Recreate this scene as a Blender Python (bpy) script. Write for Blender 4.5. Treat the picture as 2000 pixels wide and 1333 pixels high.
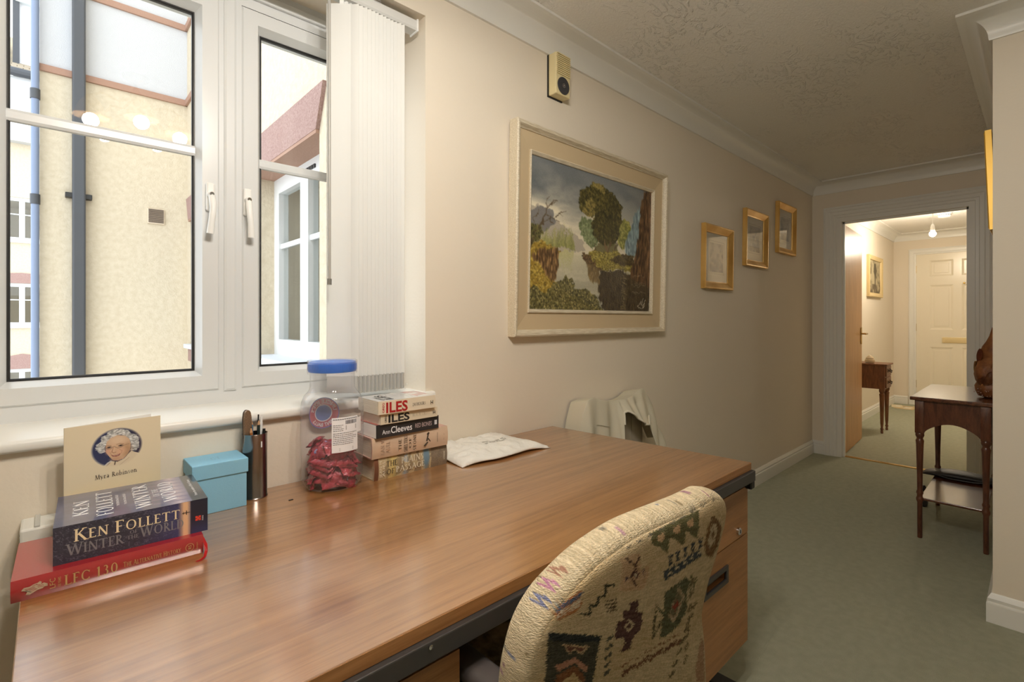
import bpy, bmesh, math, random
import numpy as np
from mathutils import Vector, Matrix
random.seed(7); RNG = np.random.default_rng(7)
for o in list(bpy.data.objects): bpy.data.objects.remove(o)
SC = bpy.context.scene; COL = SC.collection
PI = math.pi

# ------------------------------------------------------------------ camera, sky, exposure
YAW = math.atan2(1035.0, 967.8)            # angle from +X (along the window wall) to the view axis
cam = bpy.data.cameras.new('camera'); cam.sensor_width = 36.0; cam.lens = 967.8/2000*36
cam.shift_y = -(666.5-624.0)/2000; cam.clip_start = 0.02; cam.clip_end = 200
camo = bpy.data.objects.new('camera', cam); COL.objects.link(camo)
camo.location = (0, 0, 1.17); camo.rotation_euler = (PI/2, 0, YAW-PI/2)
SC.camera = camo
world = bpy.data.worlds.new('overcast_sky'); SC.world = world; world.use_nodes = True
wn = world.node_tree.nodes; wl = world.node_tree.links; bgn = wn['Background']
tcn = wn.new('ShaderNodeTexCoord'); sxn = wn.new('ShaderNodeSeparateXYZ'); rpn = wn.new('ShaderNodeValToRGB')
wl.new(tcn.outputs['Generated'], sxn.inputs[0]); wl.new(sxn.outputs['Z'], rpn.inputs[0]); wl.new(rpn.outputs[0], bgn.inputs[0])
rpn.color_ramp.elements[0].color = (0.95, 0.97, 1.0, 1); rpn.color_ramp.elements[1].color = (0.90, 0.95, 1.0, 1)
bgn.inputs[1].default_value = 2.6
vs = SC.view_settings; vs.view_transform = 'Standard'; vs.look = 'None'; vs.gamma = 1.0; vs.use_curve_mapping = False
vs.exposure = 0.48
SC.cycles.max_bounces = 10; SC.cycles.diffuse_bounces = 6; SC.cycles.transparent_max_bounces = 24
SC.cycles.sample_clamp_indirect = 6.0; SC.cycles.caustics_reflective = False; SC.cycles.caustics_refractive = False

# ------------------------------------------------------------------ helpers
def lin(c):
    return tuple(((x/255)/12.92 if x/255 <= .04045 else ((x/255+.055)/1.055)**2.4) for x in c)
MATS = {}
def mat(name, rgb, rough=.6, metal=0.0, var=None, scale=20, bump=0.0, bscale=None, stretch=None, coat=0.0, emit=0.0, spec=None, detail=4.0, trans=0.0):
    """principled material, optional noise colour variation and noise bump; rgb in sRGB 0-255"""
    if name in MATS: return MATS[name]
    m = bpy.data.materials.new(name); m.use_nodes = True; nt = m.node_tree; n = nt.nodes; l = nt.links
    b = n['Principled BSDF']; b.inputs['Base Color'].default_value = (*lin(rgb), 1)
    b.inputs['Roughness'].default_value = rough; b.inputs['Metallic'].default_value = metal
    if coat: b.inputs['Coat Weight'].default_value = min(coat, 1); b.inputs['Coat Roughness'].default_value = .12; b.inputs['Coat IOR'].default_value = 1.5 if coat <= 1 else coat
    if spec is not None: b.inputs['Specular IOR Level'].default_value = spec
    if emit: b.inputs['Emission Color'].default_value = (*lin(rgb), 1); b.inputs['Emission Strength'].default_value = emit
    if var or bump:
        tc = n.new('ShaderNodeTexCoord'); mp = n.new('ShaderNodeMapping'); l.new(tc.outputs['Object'], mp.inputs[0])
        if stretch: mp.inputs['Scale'].default_value = stretch
        if var:
            ns = n.new('ShaderNodeTexNoise'); ns.inputs['Scale'].default_value = scale; ns.inputs['Detail'].default_value = detail
            rp = n.new('ShaderNodeValToRGB'); rp.color_ramp.elements[0].position = .35; rp.color_ramp.elements[1].position = .65
            rp.color_ramp.elements[0].color = (*lin(rgb), 1); rp.color_ramp.elements[1].color = (*lin(var), 1)
            l.new(mp.outputs[0], ns.inputs['Vector']); l.new(ns.outputs[0], rp.inputs[0]); l.new(rp.outputs[0], b.inputs['Base Color'])
        if bump:
            nb = n.new('ShaderNodeTexNoise'); nb.inputs['Scale'].default_value = bscale or scale; nb.inputs['Detail'].default_value = 5
            bp = n.new('ShaderNodeBump'); bp.inputs['Strength'].default_value = bump; bp.inputs['Distance'].default_value = .01
            l.new(mp.outputs[0], nb.inputs['Vector']); l.new(nb.outputs[0], bp.inputs['Height']); l.new(bp.outputs[0], b.inputs['Normal'])
    MATS[name] = m; return m
def mat_vcol(name, rough=.6, bump=0.0, bscale=300, coat=0.0, spec=.4, stretch=None):
    if name in MATS: return MATS[name]
    m = mat(name, (200, 200, 200), rough, bump=bump, bscale=bscale, coat=coat, spec=spec, stretch=stretch)
    at = m.node_tree.nodes.new('ShaderNodeAttribute'); at.attribute_name = 'Col'
    m.node_tree.links.new(at.outputs['Color'], m.node_tree.nodes['Principled BSDF'].inputs['Base Color'])
    return m
def mat_clear(name, tint=(255, 255, 255), rough=0.0, ior=1.5, refl=1.0, haze=0.0):
    """clear sheet: straight-through transmission with a Fresnel reflection"""
    if name in MATS: return MATS[name]
    m = bpy.data.materials.new(name); m.use_nodes = True; n = m.node_tree.nodes; l = m.node_tree.links
    n.remove(n['Principled BSDF'])
    t = n.new('ShaderNodeBsdfTransparent'); t.inputs[0].default_value = (*lin(tint), 1)
    g = n.new('ShaderNodeBsdfGlossy'); g.inputs['Roughness'].default_value = rough
    lw = n.new('ShaderNodeLayerWeight'); lw.inputs[0].default_value = .5      # Schlick: f0 + (1-f0) * facing^5, the same from both sides
    f0 = ((ior-1)/(ior+1))**2
    f = n.new('ShaderNodeMath'); f.operation = 'POWER'; f.inputs[1].default_value = 5; l.new(lw.outputs['Facing'], f.inputs[0])
    mu = n.new('ShaderNodeMath'); mu.operation = 'MULTIPLY_ADD'; mu.inputs[1].default_value = (1-f0)*refl; mu.inputs[2].default_value = f0*refl; mu.use_clamp = True; l.new(f.outputs[0], mu.inputs[0])
    x = n.new('ShaderNodeMixShader'); l.new(mu.outputs[0], x.inputs[0]); l.new(t.outputs[0], x.inputs[1]); l.new(g.outputs[0], x.inputs[2])
    if haze:
        df = n.new('ShaderNodeBsdfDiffuse'); df.inputs[0].default_value = (.9, .92, .95, 1); y = n.new('ShaderNodeMixShader'); y.inputs[0].default_value = haze
        l.new(x.outputs[0], y.inputs[1]); l.new(df.outputs[0], y.inputs[2]); x = y
    l.new(x.outputs[0], n['Material Output'].inputs[0]); MATS[name] = m; return m

def obj(name, bm, m, parent=None, smooth=False, loc=None, rot=None):
    me = bpy.data.meshes.new(name)
    if isinstance(bm, bmesh.types.BMesh):
        bmesh.ops.recalc_face_normals(bm, faces=bm.faces); bm.to_mesh(me); bm.free()
    else:
        me = bm
    if smooth:
        me.polygons.foreach_set('use_smooth', [True]*len(me.polygons))
        if smooth != 'all':
            try: me.set_sharp_from_angle(angle=math.radians(40))
            except Exception: pass
    if m is not None and not me.materials: me.materials.append(m)
    o = bpy.data.objects.new(name, me); COL.objects.link(o)
    if parent: o.parent = parent
    if loc: o.location = loc
    if rot: o.rotation_euler = rot
    return o
def tag(o, label=None, cat=None, group=None, kind=None):
    if label: o['label'] = label
    if cat: o['category'] = cat
    if group: o['group'] = group
    if kind: o['kind'] = kind
    return o
def thing(name, label, cat, loc=(0, 0, 0), rz=0, group=None, kind=None):
    o = bpy.data.objects.new(name, None); COL.objects.link(o); o.location = loc; o.rotation_euler = (0, 0, rz)
    o.empty_display_size = .05
    return tag(o, label, cat, group, kind)
def copy_tree(o, parent=None):
    c = o.copy(); COL.objects.link(c); c.parent = parent
    for ch in [x for x in bpy.data.objects if x.parent == o]: copy_tree(ch, c)
    return c
def nbm(): return bmesh.new()
def box(bm, x0, x1, y0, y1, z0, z1, bev=0.0, seg=2):
    r = bmesh.ops.create_cube(bm, size=1.0); vs_ = r['verts']
    for v in vs_:
        v.co = Vector(((x0+x1)/2+v.co.x*(x1-x0), (y0+y1)/2+v.co.y*(y1-y0), (z0+z1)/2+v.co.z*(z1-z0)))
    if bev:
        es = list({e for v in vs_ for e in v.link_edges})
        bmesh.ops.bevel(bm, geom=es, offset=min(bev, .49*min(abs(x1-x0), abs(y1-y0), abs(z1-z0))), segments=seg, affect='EDGES', profile=.5)
    return bm
def B(*a, **k): return box(nbm(), *a, **k)
def prism(bm, pts, axis, a, b):
    """polygon pts (2D) extruded along axis 'x','y','z' from a to b"""
    def P(p, t):
        return {'x': (t, p[0], p[1]), 'y': (p[0], t, p[1]), 'z': (p[0], p[1], t)}[axis]
    v0 = [bm.verts.new(P(p, a)) for p in pts]; v1 = [bm.verts.new(P(p, b)) for p in pts]; n = len(pts)
    bm.faces.new(v0[::-1]); bm.faces.new(v1)
    for i in range(n): bm.faces.new((v0[i], v0[(i+1) % n], v1[(i+1) % n], v1[i]))
    return bm
def lathe(bm, prof, seg=32, c=(0, 0, 0), cap=True, axis='z', squash=1.0):
    rings = []
    for r, z in prof:
        ring = []
        for i in range(seg):
            a = 2*PI*i/seg; x, y = r*math.cos(a), r*math.sin(a)*squash
            p = (x, y, z) if axis == 'z' else ((x, z, y) if axis == 'y' else (z, x, y))
            ring.append(bm.verts.new((c[0]+p[0], c[1]+p[1], c[2]+p[2])))
        rings.append(ring)
    for a, b in zip(rings, rings[1:]):
        for i in range(seg): bm.faces.new((a[i], a[(i+1) % seg], b[(i+1) % seg], b[i]))
    if cap: bm.faces.new(rings[0][::-1]); bm.faces.new(rings[-1])
    return bm
def tube(bm, path, r, seg=10, cap=True):
    path = [Vector(p) for p in path]; rs = r if isinstance(r, (list, tuple)) else [r]*len(path); rings = []
    up = Vector((0, 0, 1)); prev = None
    for i, p in enumerate(path):
        d = (path[min(i+1, len(path)-1)]-path[max(i-1, 0)]).normalized()
        s = prev if prev is not None else (d.cross(up) if abs(d.dot(up)) < .95 else d.cross(Vector((1, 0, 0))))
        s = (s-d*s.dot(d)).normalized(); prev = s; t = d.cross(s)
        rings.append([bm.verts.new(p+(s*math.cos(2*PI*k/seg)+t*math.sin(2*PI*k/seg))*rs[i]) for k in range(seg)])
    for a, b in zip(rings, rings[1:]):
        for k in range(seg): bm.faces.new((a[k], a[(k+1) % seg], b[(k+1) % seg], b[k]))
    if cap: bm.faces.new(rings[0][::-1]); bm.faces.new(rings[-1])
    return bm
def sweep(bm, path, nrm, prof, closed=False, flip=1):
    """profile (offset to the right of travel, height along nrm) mitred along a planar path"""
    nrm = Vector(nrm); path = [Vector(p) for p in path]; n = len(path); rings = []
    for i, p in enumerate(path):
        d0 = (p-path[i-1]).normalized() if (i > 0 or closed) else None
        d1 = (path[(i+1) % n]-p).normalized() if (i < n-1 or closed) else None
        d0 = d0 or d1; d1 = d1 or d0
        n0 = d0.cross(nrm)*flip; n1 = d1.cross(nrm)*flip
        m = (n0+n1)/(1+n0.dot(n1))
        rings.append([bm.verts.new(p+m*o+nrm*h) for o, h in prof])
    k = len(prof)
    pairs = list(zip(rings, rings[1:]))+([(rings[-1], rings[0])] if closed else [])
    for a, b in pairs:
        for j in range(k): bm.faces.new((a[j], a[(j+1) % k], b[(j+1) % k], b[j]))
    if not closed: bm.faces.new(rings[0][::-1]); bm.faces.new(rings[-1])
    return bm
def wallbox(bm, u0, u1, z0, z1, holes, put):
    """panel with rectangular holes, put(bm,u0,u1,z0,z1) writes one block"""
    us = sorted({u0, u1, *[h[0] for h in holes], *[h[1] for h in holes]})
    for a, b in zip(us, us[1:]):
        cuts = sorted([(h[2], h[3]) for h in holes if h[0] <= a+1e-6 and h[1] >= b-1e-6]); z = z0
        for c, d in cuts:
            if c > z+1e-6: put(bm, a, b, z, c)
            z = d
        if z < z1-1e-6: put(bm, a, b, z, z1)
    return bm

# ---- painting on vertex colours: a numpy canvas whose pixels become the grid's point colours
class Canvas:
    def __init__(s, w, h, rgb):
        s.w, s.h = w, h; s.a = np.tile(np.array(rgb, float), (h, w, 1))
        s.x, s.y = np.meshgrid((np.arange(w)+.5)/w, (np.arange(h)+.5)/h)
    def blend(s, m, rgb):
        m = np.clip(m, 0, 1)[..., None]; s.a = s.a*(1-m)+np.array(rgb, float)*m
    def poly(s, pts, rgb, al=1.0):
        m = np.zeros((s.h, s.w), bool); n = len(pts)
        for i in range(n):
            (xa, ya), (xb, yb) = pts[i], pts[(i+1) % n]
            if ya == yb: continue
            c = (ya > s.y) != (yb > s.y)
            m ^= c & (s.x < (xb-xa)*(s.y-ya)/(yb-ya)+xa)
        s.blend(m*al, rgb); return m
    def ell(s, cx, cy, rx, ry, rgb, al=1.0, soft=.15, ang=0.0):
        dx, dy = s.x-cx, s.y-cy; c, q = math.cos(ang), math.sin(ang)
        d = np.sqrt(((dx*c+dy*q)/rx)**2+((-dx*q+dy*c)/ry)**2)
        s.blend(np.clip((1-d)/soft+.5, 0, 1)*al, rgb)
    def line(s, pts, wd, rgb, al=1.0):
        asp = s.w/s.h
        for (xa, ya), (xb, yb) in zip(pts, pts[1:]):
            dx, dy = (xb-xa)*asp, yb-ya; L = dx*dx+dy*dy+1e-12
            t = np.clip((((s.x-xa)*asp)*dx+(s.y-ya)*dy)/L, 0, 1)
            d = np.hypot((s.x-xa)*asp-t*dx, s.y-ya-t*dy)
            s.blend(np.clip((wd-d)/(.7/s.h)+.5, 0, 1)*al, rgb)
    def noise(s, n, m=None, seed=0):
        m = m or n; g = np.random.default_rng(seed).random((m+2, n+2))
        X, Y = np.clip(s.x, 0, 1)*n, np.clip(s.y, 0, 1)*m; i, j = X.astype(int), Y.astype(int); fx, fy = X-i, Y-j
        fx = fx*fx*(3-2*fx); fy = fy*fy*(3-2*fy)
        return (g[j, i]*(1-fx)+g[j, i+1]*fx)*(1-fy)+(g[j+1, i]*(1-fx)+g[j+1, i+1]*fx)*fy
    def fbm(s, n, m=None, seed=0, oct=4):
        m = m or n; return sum(s.noise(n*2**k, m*2**k, seed+k)/2**k for k in range(oct))/sum(1/2**k for k in range(oct))
    def dabs(s, mask, n, r, cols, seed=0, asp=1.0, al=.85):
        rg = np.random.default_rng(seed); ys, xs = np.nonzero(mask)
        if len(ys) == 0: return
        for k in rg.integers(0, len(ys), n):
            cx, cy = xs[k]+rg.normal(0, .6), ys[k]+rg.normal(0, .6); rr = r*(.6+.8*rg.random())
            x0, x1 = int(max(0, cx-rr-1)), int(min(s.w, cx+rr+2)); y0, y1 = int(max(0, cy-rr*asp-1)), int(min(s.h, cy+rr*asp+2))
            if x1 <= x0 or y1 <= y0: continue
            yy, xx = np.mgrid[y0:y1, x0:x1]; d = ((xx-cx)/rr)**2+((yy-cy)/(rr*asp))**2
            c = np.array(cols[rg.integers(len(cols))], float)*(.85+.3*rg.random()); w = (np.clip(1.3-d, 0, 1)*al)[..., None]
            s.a[y0:y1, x0:x1] = s.a[y0:y1, x0:x1]*(1-w)+np.clip(c, 0, 255)*w
    def linear(s):
        c = np.clip(s.a/255, 0, 1); return np.where(c <= .04045, c/12.92, ((c+.055)/1.055)**2.4)
def grid_mesh(name, pos, colors):
    """pos (h,w,3), colors (h,w,3) linear"""
    h, w = pos.shape[:2]; me = bpy.data.meshes.new(name)
    idx = np.arange(h*w).reshape(h, w)
    q = np.stack([idx[:-1, :-1], idx[1:, :-1], idx[1:, 1:], idx[:-1, 1:]], -1).reshape(-1, 4)
    me.from_pydata(pos.reshape(-1, 3).tolist(), [], q.tolist())
    ca = me.color_attributes.new('Col', 'FLOAT_COLOR', 'POINT')
    ca.data.foreach_set('color', np.concatenate([colors.reshape(-1, 3), np.ones((h*w, 1))], 1).ravel().astype(np.float32))
    return me
def print_sheet(name, cv, origin, du, dv, m, parent, off=0.0, nrm=(0, 0, 0)):
    """flat print: canvas spread from origin (its top left) along du (right) and dv (down)"""
    O = np.array(origin)+np.array(nrm)*off; s, t = np.meshgrid(np.linspace(0, 1, cv.w), np.linspace(0, 1, cv.h))
    pos = O+s[..., None]*np.array(du)+t[..., None]*np.array(dv)
    return obj(name, grid_mesh(name, pos, cv.linear()), m, parent)

# ---- lettering: a stroke-drawn roman alphabet with serifs, and the plain built-in sans
TK, TN = .15, .075
def _L(x0, y0, x1, y1, t=TK, s=''): return ('l', x0, y0, x1, y1, t, s)
def _A(cx, cy, rx, ry, a0, a1, t0=TN, t1=TK): return ('a', cx, cy, rx, ry, a0, a1, t0, t1)
GLY = {
 'A': (.8, [_L(.06, 0, .4, 1, TN, 's'), _L(.4, 1, .74, 0, TK, 'e'), _L(.2, .34, .62, .34, TN)]),
 'B': (.62, [_L(.14, 0, .14, 1, TK, 'se'), _A(.2, .75, .3, .25, -90, 90), _A(.2, .26, .36, .26, -90, 90), _L(.14, .5, .25, .5, TN), _L(.14, .97, .25, .97, TN), _L(.14, .03, .25, .03, TN)]),
 'C': (.78, [_A(.46, .5, .4, .5, 48, 312), _L(.73, .74, .73, .92, TN), _L(.73, .08, .73, .26, TN)]),
 'D': (.82, [_L(.14, 0, .14, 1, TK, 'se'), _A(.28, .5, .46, .48, -90, 90), _L(.14, .98, .3, .98, TN), _L(.14, .02, .3, .02, TN)]),
 'E': (.56, [_L(.14, 0, .14, 1, TK, 'se'), _L(.14, .97, .5, .97, TN, 'v'), _L(.14, .52, .42, .52, TN), _L(.14, .03, .54, .03, TN, 'v')]),
 'F': (.54, [_L(.14, 0, .14, 1, TK, 'se'), _L(.14, .97, .52, .97, TN, 'v'), _L(.14, .5, .42, .5, TN)]),
 'G': (.84, [_A(.46, .5, .4, .5, 48, 312), _L(.74, 0.05, .74, .4, TK, 'e'), _L(.73, .74, .73, .92, TN)]),
 'H': (.82, [_L(.14, 0, .14, 1, TK, 'se'), _L(.68, 0, .68, 1, TK, 'se'), _L(.14, .5, .68, .5, TN)]),
 'I': (.3, [_L(.15, 0, .15, 1, TK, 'se')]),
 'J': (.36, [_L(.22, .05, .22, 1, TK, 'e'), _A(.06, .02, .16, .22, -90, 0)]),
 'K': (.76, [_L(.14, 0, .14, 1, TK, 'se'), _L(.16, .45, .62, 1, TN, 'e'), _L(.3, .6, .72, 0, TK, 'e')]),
 'L': (.56, [_L(.14, 0, .14, 1, TK, 'se'), _L(.14, .03, .54, .03, TN, 'v')]),
 'M': (.98, [_L(.14, 0, .18, 1, TN, 's'), _L(.18, 1, .48, .05, TK), _L(.48, .05, .78, 1, TN), _L(.78, 1, .84, 0, TK, 'e')]),
 'N': (.86, [_L(.14, 0, .14, 1, TN, 's'), _L(.14, 1, .72, 0, TK), _L(.72, 0, .72, 1, TN, 'e')]),
 'O': (.94, [_A(.47, .5, .42, .51, 0, 360)]),
 'P': (.6, [_L(.14, 0, .14, 1, TK, 'se'), _A(.22, .73, .32, .26, -90, 90), _L(.14, .98, .24, .98, TN), _L(.14, .47, .24, .47, TN)]),
 'R': (.68, [_L(.14, 0, .14, 1, TK, 'se'), _A(.22, .74, .3, .25, -90, 90), _L(.14, .98, .24, .98, TN), _L(.14, .49, .24, .49, TN), _L(.28, .49, .66, 0, TK, 'e')]),
 'S': (.54, [_A(.27, .75, .2, .24, 50, 270), _A(.27, .26, .22, .26, -130, 90)]),
 'T': (.74, [_L(.37, 0, .37, 1, TK, 's'), _L(.04, .97, .7, .97, TN, 'vw')]),
 'U': (.8, [_L(.14, .3, .14, 1, TK, 'e'), _L(.66, .3, .66, 1, TN, 'e'), _A(.4, .3, .26, .3, 180, 360)]),
 'V': (.78, [_L(.06, 1, .4, 0, TK, 's'), _L(.4, 0, .72, 1, TN, 'e')]),
 'W': (1.12, [_L(.06, 1, .34, 0, TK, 's'), _L(.34, 0, .57, .9, TN), _L(.57, .98, .82, 0, TK, 's'), _L(.82, 0, 1.08, 1, TN, 'e')]),
 'Y': (.74, [_L(.06, 1, .37, .48, TK, 's'), _L(.37, .48, .7, 1, TN, 'e'), _L(.37, 0, .37, .5, TK, 's')]),
 '1': (.46, [_L(.25, 0, .25, 1, TK, 's'), _L(.1, .86, .25, .97, TN)]),
 '3': (.58, [_A(.26, .75, .22, .24, -90, 140), _A(.26, .27, .26, .27, -140, 90)]),
 '0': (.7, [_A(.35, .5, .3, .5, 0, 360)]), '2': (.6, [_A(.28, .74, .22, .25, -40, 160), _L(.44, .58, .08, .05, TN), _L(.08, .04, .54, .04, TK)]),
 '4': (.6, [_L(.42, 0, .42, 1, TK, 's'), _L(.42, .97, .04, .3, TN), _L(.04, .3, .56, .3, TN)]),
 'a': (.48, [_L(.36, 0, .36, .45, .12), _A(.2, .17, .16, .17, 0, 360, .05, .11), _A(.2, .44, .16, .16, 10, 150, .05, .1)]),
 'b': (.56, [_L(.1, 0, .1, 1, .11), _A(.28, .29, .22, .3, 0, 360, .05, .12)]),
 'i': (.28, [_L(.14, 0, .14, .58, .12, 's'), _L(.14, .78, .14, .9, .12)]),
 'n': (.6, [_L(.12, 0, .12, .6, .12, 's'), _A(.3, .38, .17, .2, 0, 170, .06, .1), _L(.47, 0, .47, .4, .12, 's')]),
 'o': (.56, [_A(.28, .29, .23, .3, 0, 360, .05, .13)]),
 'r': (.42, [_L(.12, 0, .12, .6, .12, 's'), _A(.3, .38, .17, .2, 60, 170, .07, .1)]),
 's': (.4, [_A(.2, .44, .13, .14, 50, 270, .06, .1), _A(.2, .15, .14, .15, -130, 90, .06, .1)]),
 'y': (.54, [_L(.05, .58, .28, 0, .12, 's'), _L(.5, .58, .16, -.26, .06, '')]),
}
def stroke_text(runs, track=.1):
    """runs [(text, scale, dy)] -> list of quads (2D), total width; unit cap height"""
    quads = []; X = 0.0
    for txt, sc, dy in runs:
        for ch in txt:
            if ch == ' ': X += .42*sc; continue
            if ch not in GLY: X += .4*sc; continue
            w, st = GLY[ch]; f = lambda x, y: (X+x*sc, dy+y*sc)
            for q in st:
                if q[0] == 'l':
                    _, x0, y0, x1, y1, t, s = q; d = math.hypot(x1-x0, y1-y0); nx, ny = -(y1-y0)/d*t/2, (x1-x0)/d*t/2
                    quads.append([f(x0+nx, y0+ny), f(x0-nx, y0-ny), f(x1-nx, y1-ny), f(x1+nx, y1+ny)])
                    for fl, (x, y) in (('s', (x0, y0)), ('e', (x1, y1))):
                        if fl in s and 'v' not in s:
                            yy = y+(.03 if y < .5 else -.03); quads.append([f(x-.15, yy-.028), f(x+.15, yy-.028), f(x+.15, yy+.028), f(x-.15, yy+.028)])
                    if 'v' in s:
                        up = 1 if y1 < .5 else -1
                        quads.append([f(x1-.04, y1), f(x1+.03, y1), f(x1+.03, y1+.14*up), f(x1-.02, y1+.14*up)])
                    if 'w' in s: quads.append([f(x0-.03, y0), f(x0+.04, y0), f(x0+.02, y0-.14), f(x0-.03, y0-.14)])
                else:
                    _, cx, cy, rx, ry, a0, a1, t0, t1 = q; N = max(6, int(abs(a1-a0)/14)); P = []
                    for k in range(N+1):
                        a = math.radians(a0+(a1-a0)*k/N); c, s_ = math.cos(a), math.sin(a); t = t0+(t1-t0)*abs(c)**1.5
                        P.append(((cx+rx*c-t/2*0, cy+ry*s_), (cx+(rx-t)*c, cy+(ry-t0)*s_)))
                    for (o0, i0), (o1, i1) in zip(P, P[1:]): quads.append([f(*o0), f(*i0), f(*i1), f(*o1)])
            X += (w+track)*sc
    return quads, X-track
def sans_text(txt, size=1.0, bold=0.0):
    cu = bpy.data.curves.new('t', 'FONT'); cu.body = txt; cu.size = 1.0; cu.offset = bold; cu.resolution_u = 3
    o = bpy.data.objects.new('t', cu); COL.objects.link(o)
    dg = bpy.context.evaluated_depsgraph_get(); me = o.evaluated_get(dg).to_mesh()
    P = [(v.co.x/.72*size, v.co.y/.72*size) for v in me.vertices]; polys = [[P[i] for i in p.vertices] for p in me.polygons]
    bpy.data.objects.remove(o); bpy.data.curves.remove(cu)
    W = max(x for p in polys for x, y in p) if polys else 1
    return polys, W
def lettering(name, polys, mapf, m, parent):
    bm = nbm()
    for p in polys:
        try: bm.faces.new([bm.verts.new(mapf(x, y)) for x, y in p])
        except Exception: pass
    me = bpy.data.meshes.new(name); bm.to_mesh(me); bm.free()
    return obj(name, me, m, parent)
def flat_map(O, U, V, sx=1.0, sy=None):
    O, U, V = Vector(O), Vector(U), Vector(V); sy = sx if sy is None else sy
    return lambda x, y: O+U*(x*sx)+V*(y*sy)
# ------------------------------------------------------------------ materials
M_wall = mat('cream_wall_paint', (230, 220, 204), .75, bump=.06, bscale=90)
M_trim = mat('white_gloss_trim', (232, 231, 226), .35)
M_upvc = mat('white_upvc', (216, 218, 219), .28)
M_gasket = mat('black_gasket', (28, 28, 30), .5)
M_glass = mat_clear('window_glass', (250, 252, 252), 0, 1.5, 1.0)
M_dark = mat('dark_grey_metal', (62, 60, 60), .4, .3)
M_black = mat('black_plastic', (24, 24, 25), .45)
M_brass = mat('polished_brass', (205, 170, 100), .25, 1.0)
M_chrome = mat('chrome', (205, 205, 208), .12, 1.0)
M_white = mat('white_paint', (240, 240, 238), .4)
def carpet_mat():
    m = mat('sage_green_carpet', (200, 202, 180), .95, var=(190, 193, 170), scale=30, bump=.9, bscale=420, spec=.1)
    return m
M_carpet = carpet_mat()
def ceiling_mat():
    m = mat('textured_white_ceiling', (240, 238, 234), .55); n = m.node_tree.nodes; l = m.node_tree.links
    tc = n.new('ShaderNodeTexCoord'); mp = n.new('ShaderNodeMapping'); mp.inputs['Scale'].default_value = (1, 1.6, 1); l.new(tc.outputs['Object'], mp.inputs[0])
    a = n.new('ShaderNodeTexNoise'); a.inputs['Scale'].default_value = 13; a.inputs['Detail'].default_value = 3; a.inputs['Distortion'].default_value = 2.2
    b = n.new('ShaderNodeTexNoise'); b.inputs['Scale'].default_value = 60; b.inputs['Detail'].default_value = 4; b.inputs['Distortion'].default_value = 1.5
    v = n.new('ShaderNodeTexNoise'); v.inputs['Scale'].default_value = 2.4
    for t in (a, b, v): l.new(mp.outputs[0], t.inputs['Vector'])
    r = n.new('ShaderNodeValToRGB'); r.color_ramp.elements[0].position = .52; r.color_ramp.elements[1].position = .60; l.new(a.outputs[0], r.inputs[0])
    r2 = n.new('ShaderNodeValToRGB'); r2.color_ramp.elements[0].position = .45; r2.color_ramp.elements[1].position = .62; l.new(v.outputs[0], r2.inputs[0])
    mu = n.new('ShaderNodeMath'); mu.operation = 'MULTIPLY'; l.new(r.outputs[0], mu.inputs[0]); l.new(r2.outputs[0], mu.inputs[1])
    mu2 = n.new('ShaderNodeMath'); mu2.operation = 'MULTIPLY'; l.new(mu.outputs[0], mu2.inputs[0]); l.new(b.outputs[0], mu2.inputs[1])
    ad = n.new('ShaderNodeMath'); ad.operation = 'MULTIPLY_ADD'; ad.inputs[1].default_value = .25; l.new(b.outputs[0], ad.inputs[0]); l.new(mu2.outputs[0], ad.inputs[2])
    bp = n.new('ShaderNodeBump'); bp.inputs['Strength'].default_value = .6; bp.inputs['Distance'].default_value = .017
    l.new(ad.outputs[0], bp.inputs['Height']); l.new(bp.outputs[0], n['Principled BSDF'].inputs['Normal'])
    return m
M_ceil = ceiling_mat()
def wood_mat(name, c1, c2, rough=.3, scale=3.0, stretch=(1, 22, 22), coat=0.0, bump=.05, fine=1.0):
    m = bpy.data.materials.new(name); m.use_nodes = True; n = m.node_tree.nodes; l = m.node_tree.links; b = n['Principled BSDF']
    tc = n.new('ShaderNodeTexCoord'); mp = n.new('ShaderNodeMapping'); mp.inputs['Scale'].default_value = stretch; l.new(tc.outputs['Object'], mp.inputs[0])
    a = n.new('ShaderNodeTexNoise'); a.inputs['Scale'].default_value = scale; a.inputs['Detail'].default_value = 8; a.inputs['Roughness'].default_value = .62; a.inputs['Distortion'].default_value = .6
    f = n.new('ShaderNodeTexNoise'); f.inputs['Scale'].default_value = scale*14; f.inputs['Detail'].default_value = 3
    l.new(mp.outputs[0], a.inputs['Vector']); l.new(mp.outputs[0], f.inputs['Vector'])
    mx = n.new('ShaderNodeMath'); mx.operation = 'MULTIPLY_ADD'; mx.inputs[1].default_value = .35*fine; l.new(f.outputs[0], mx.inputs[0]); l.new(a.outputs[0], mx.inputs[2])
    r = n.new('ShaderNodeValToRGB'); r.color_ramp.elements[0].position = .5; r.color_ramp.elements[1].position = .84
    r.color_ramp.elements[0].color = (*lin(c1), 1); r.color_ramp.elements[1].color = (*lin(c2), 1)
    l.new(mx.outputs[0], r.inputs[0]); l.new(r.outputs[0], b.inputs['Base Color'])
    b.inputs['Roughness'].default_value = rough
    if coat: b.inputs['Coat Weight'].default_value = coat; b.inputs['Coat Roughness'].default_value = .15
    if bump:
        bp = n.new('ShaderNodeBump'); bp.inputs['Strength'].default_value = bump; bp.inputs['Distance'].default_value = .002
        l.new(f.outputs[0], bp.inputs['Height']); l.new(bp.outputs[0], b.inputs['Normal'])
    MATS[name] = m; return m
M_desk = wood_mat('teak_laminate', (136, 92, 51), (168, 120, 73), .40, 2.2, (1, 24, 24), bump=.10, coat=1.0, fine=.8)
MATS['teak_laminate'].node_tree.nodes['Principled BSDF'].inputs['Coat IOR'].default_value = 2.7
MATS['teak_laminate'].node_tree.nodes['Principled BSDF'].inputs['Coat Roughness'].default_value = .17
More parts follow.
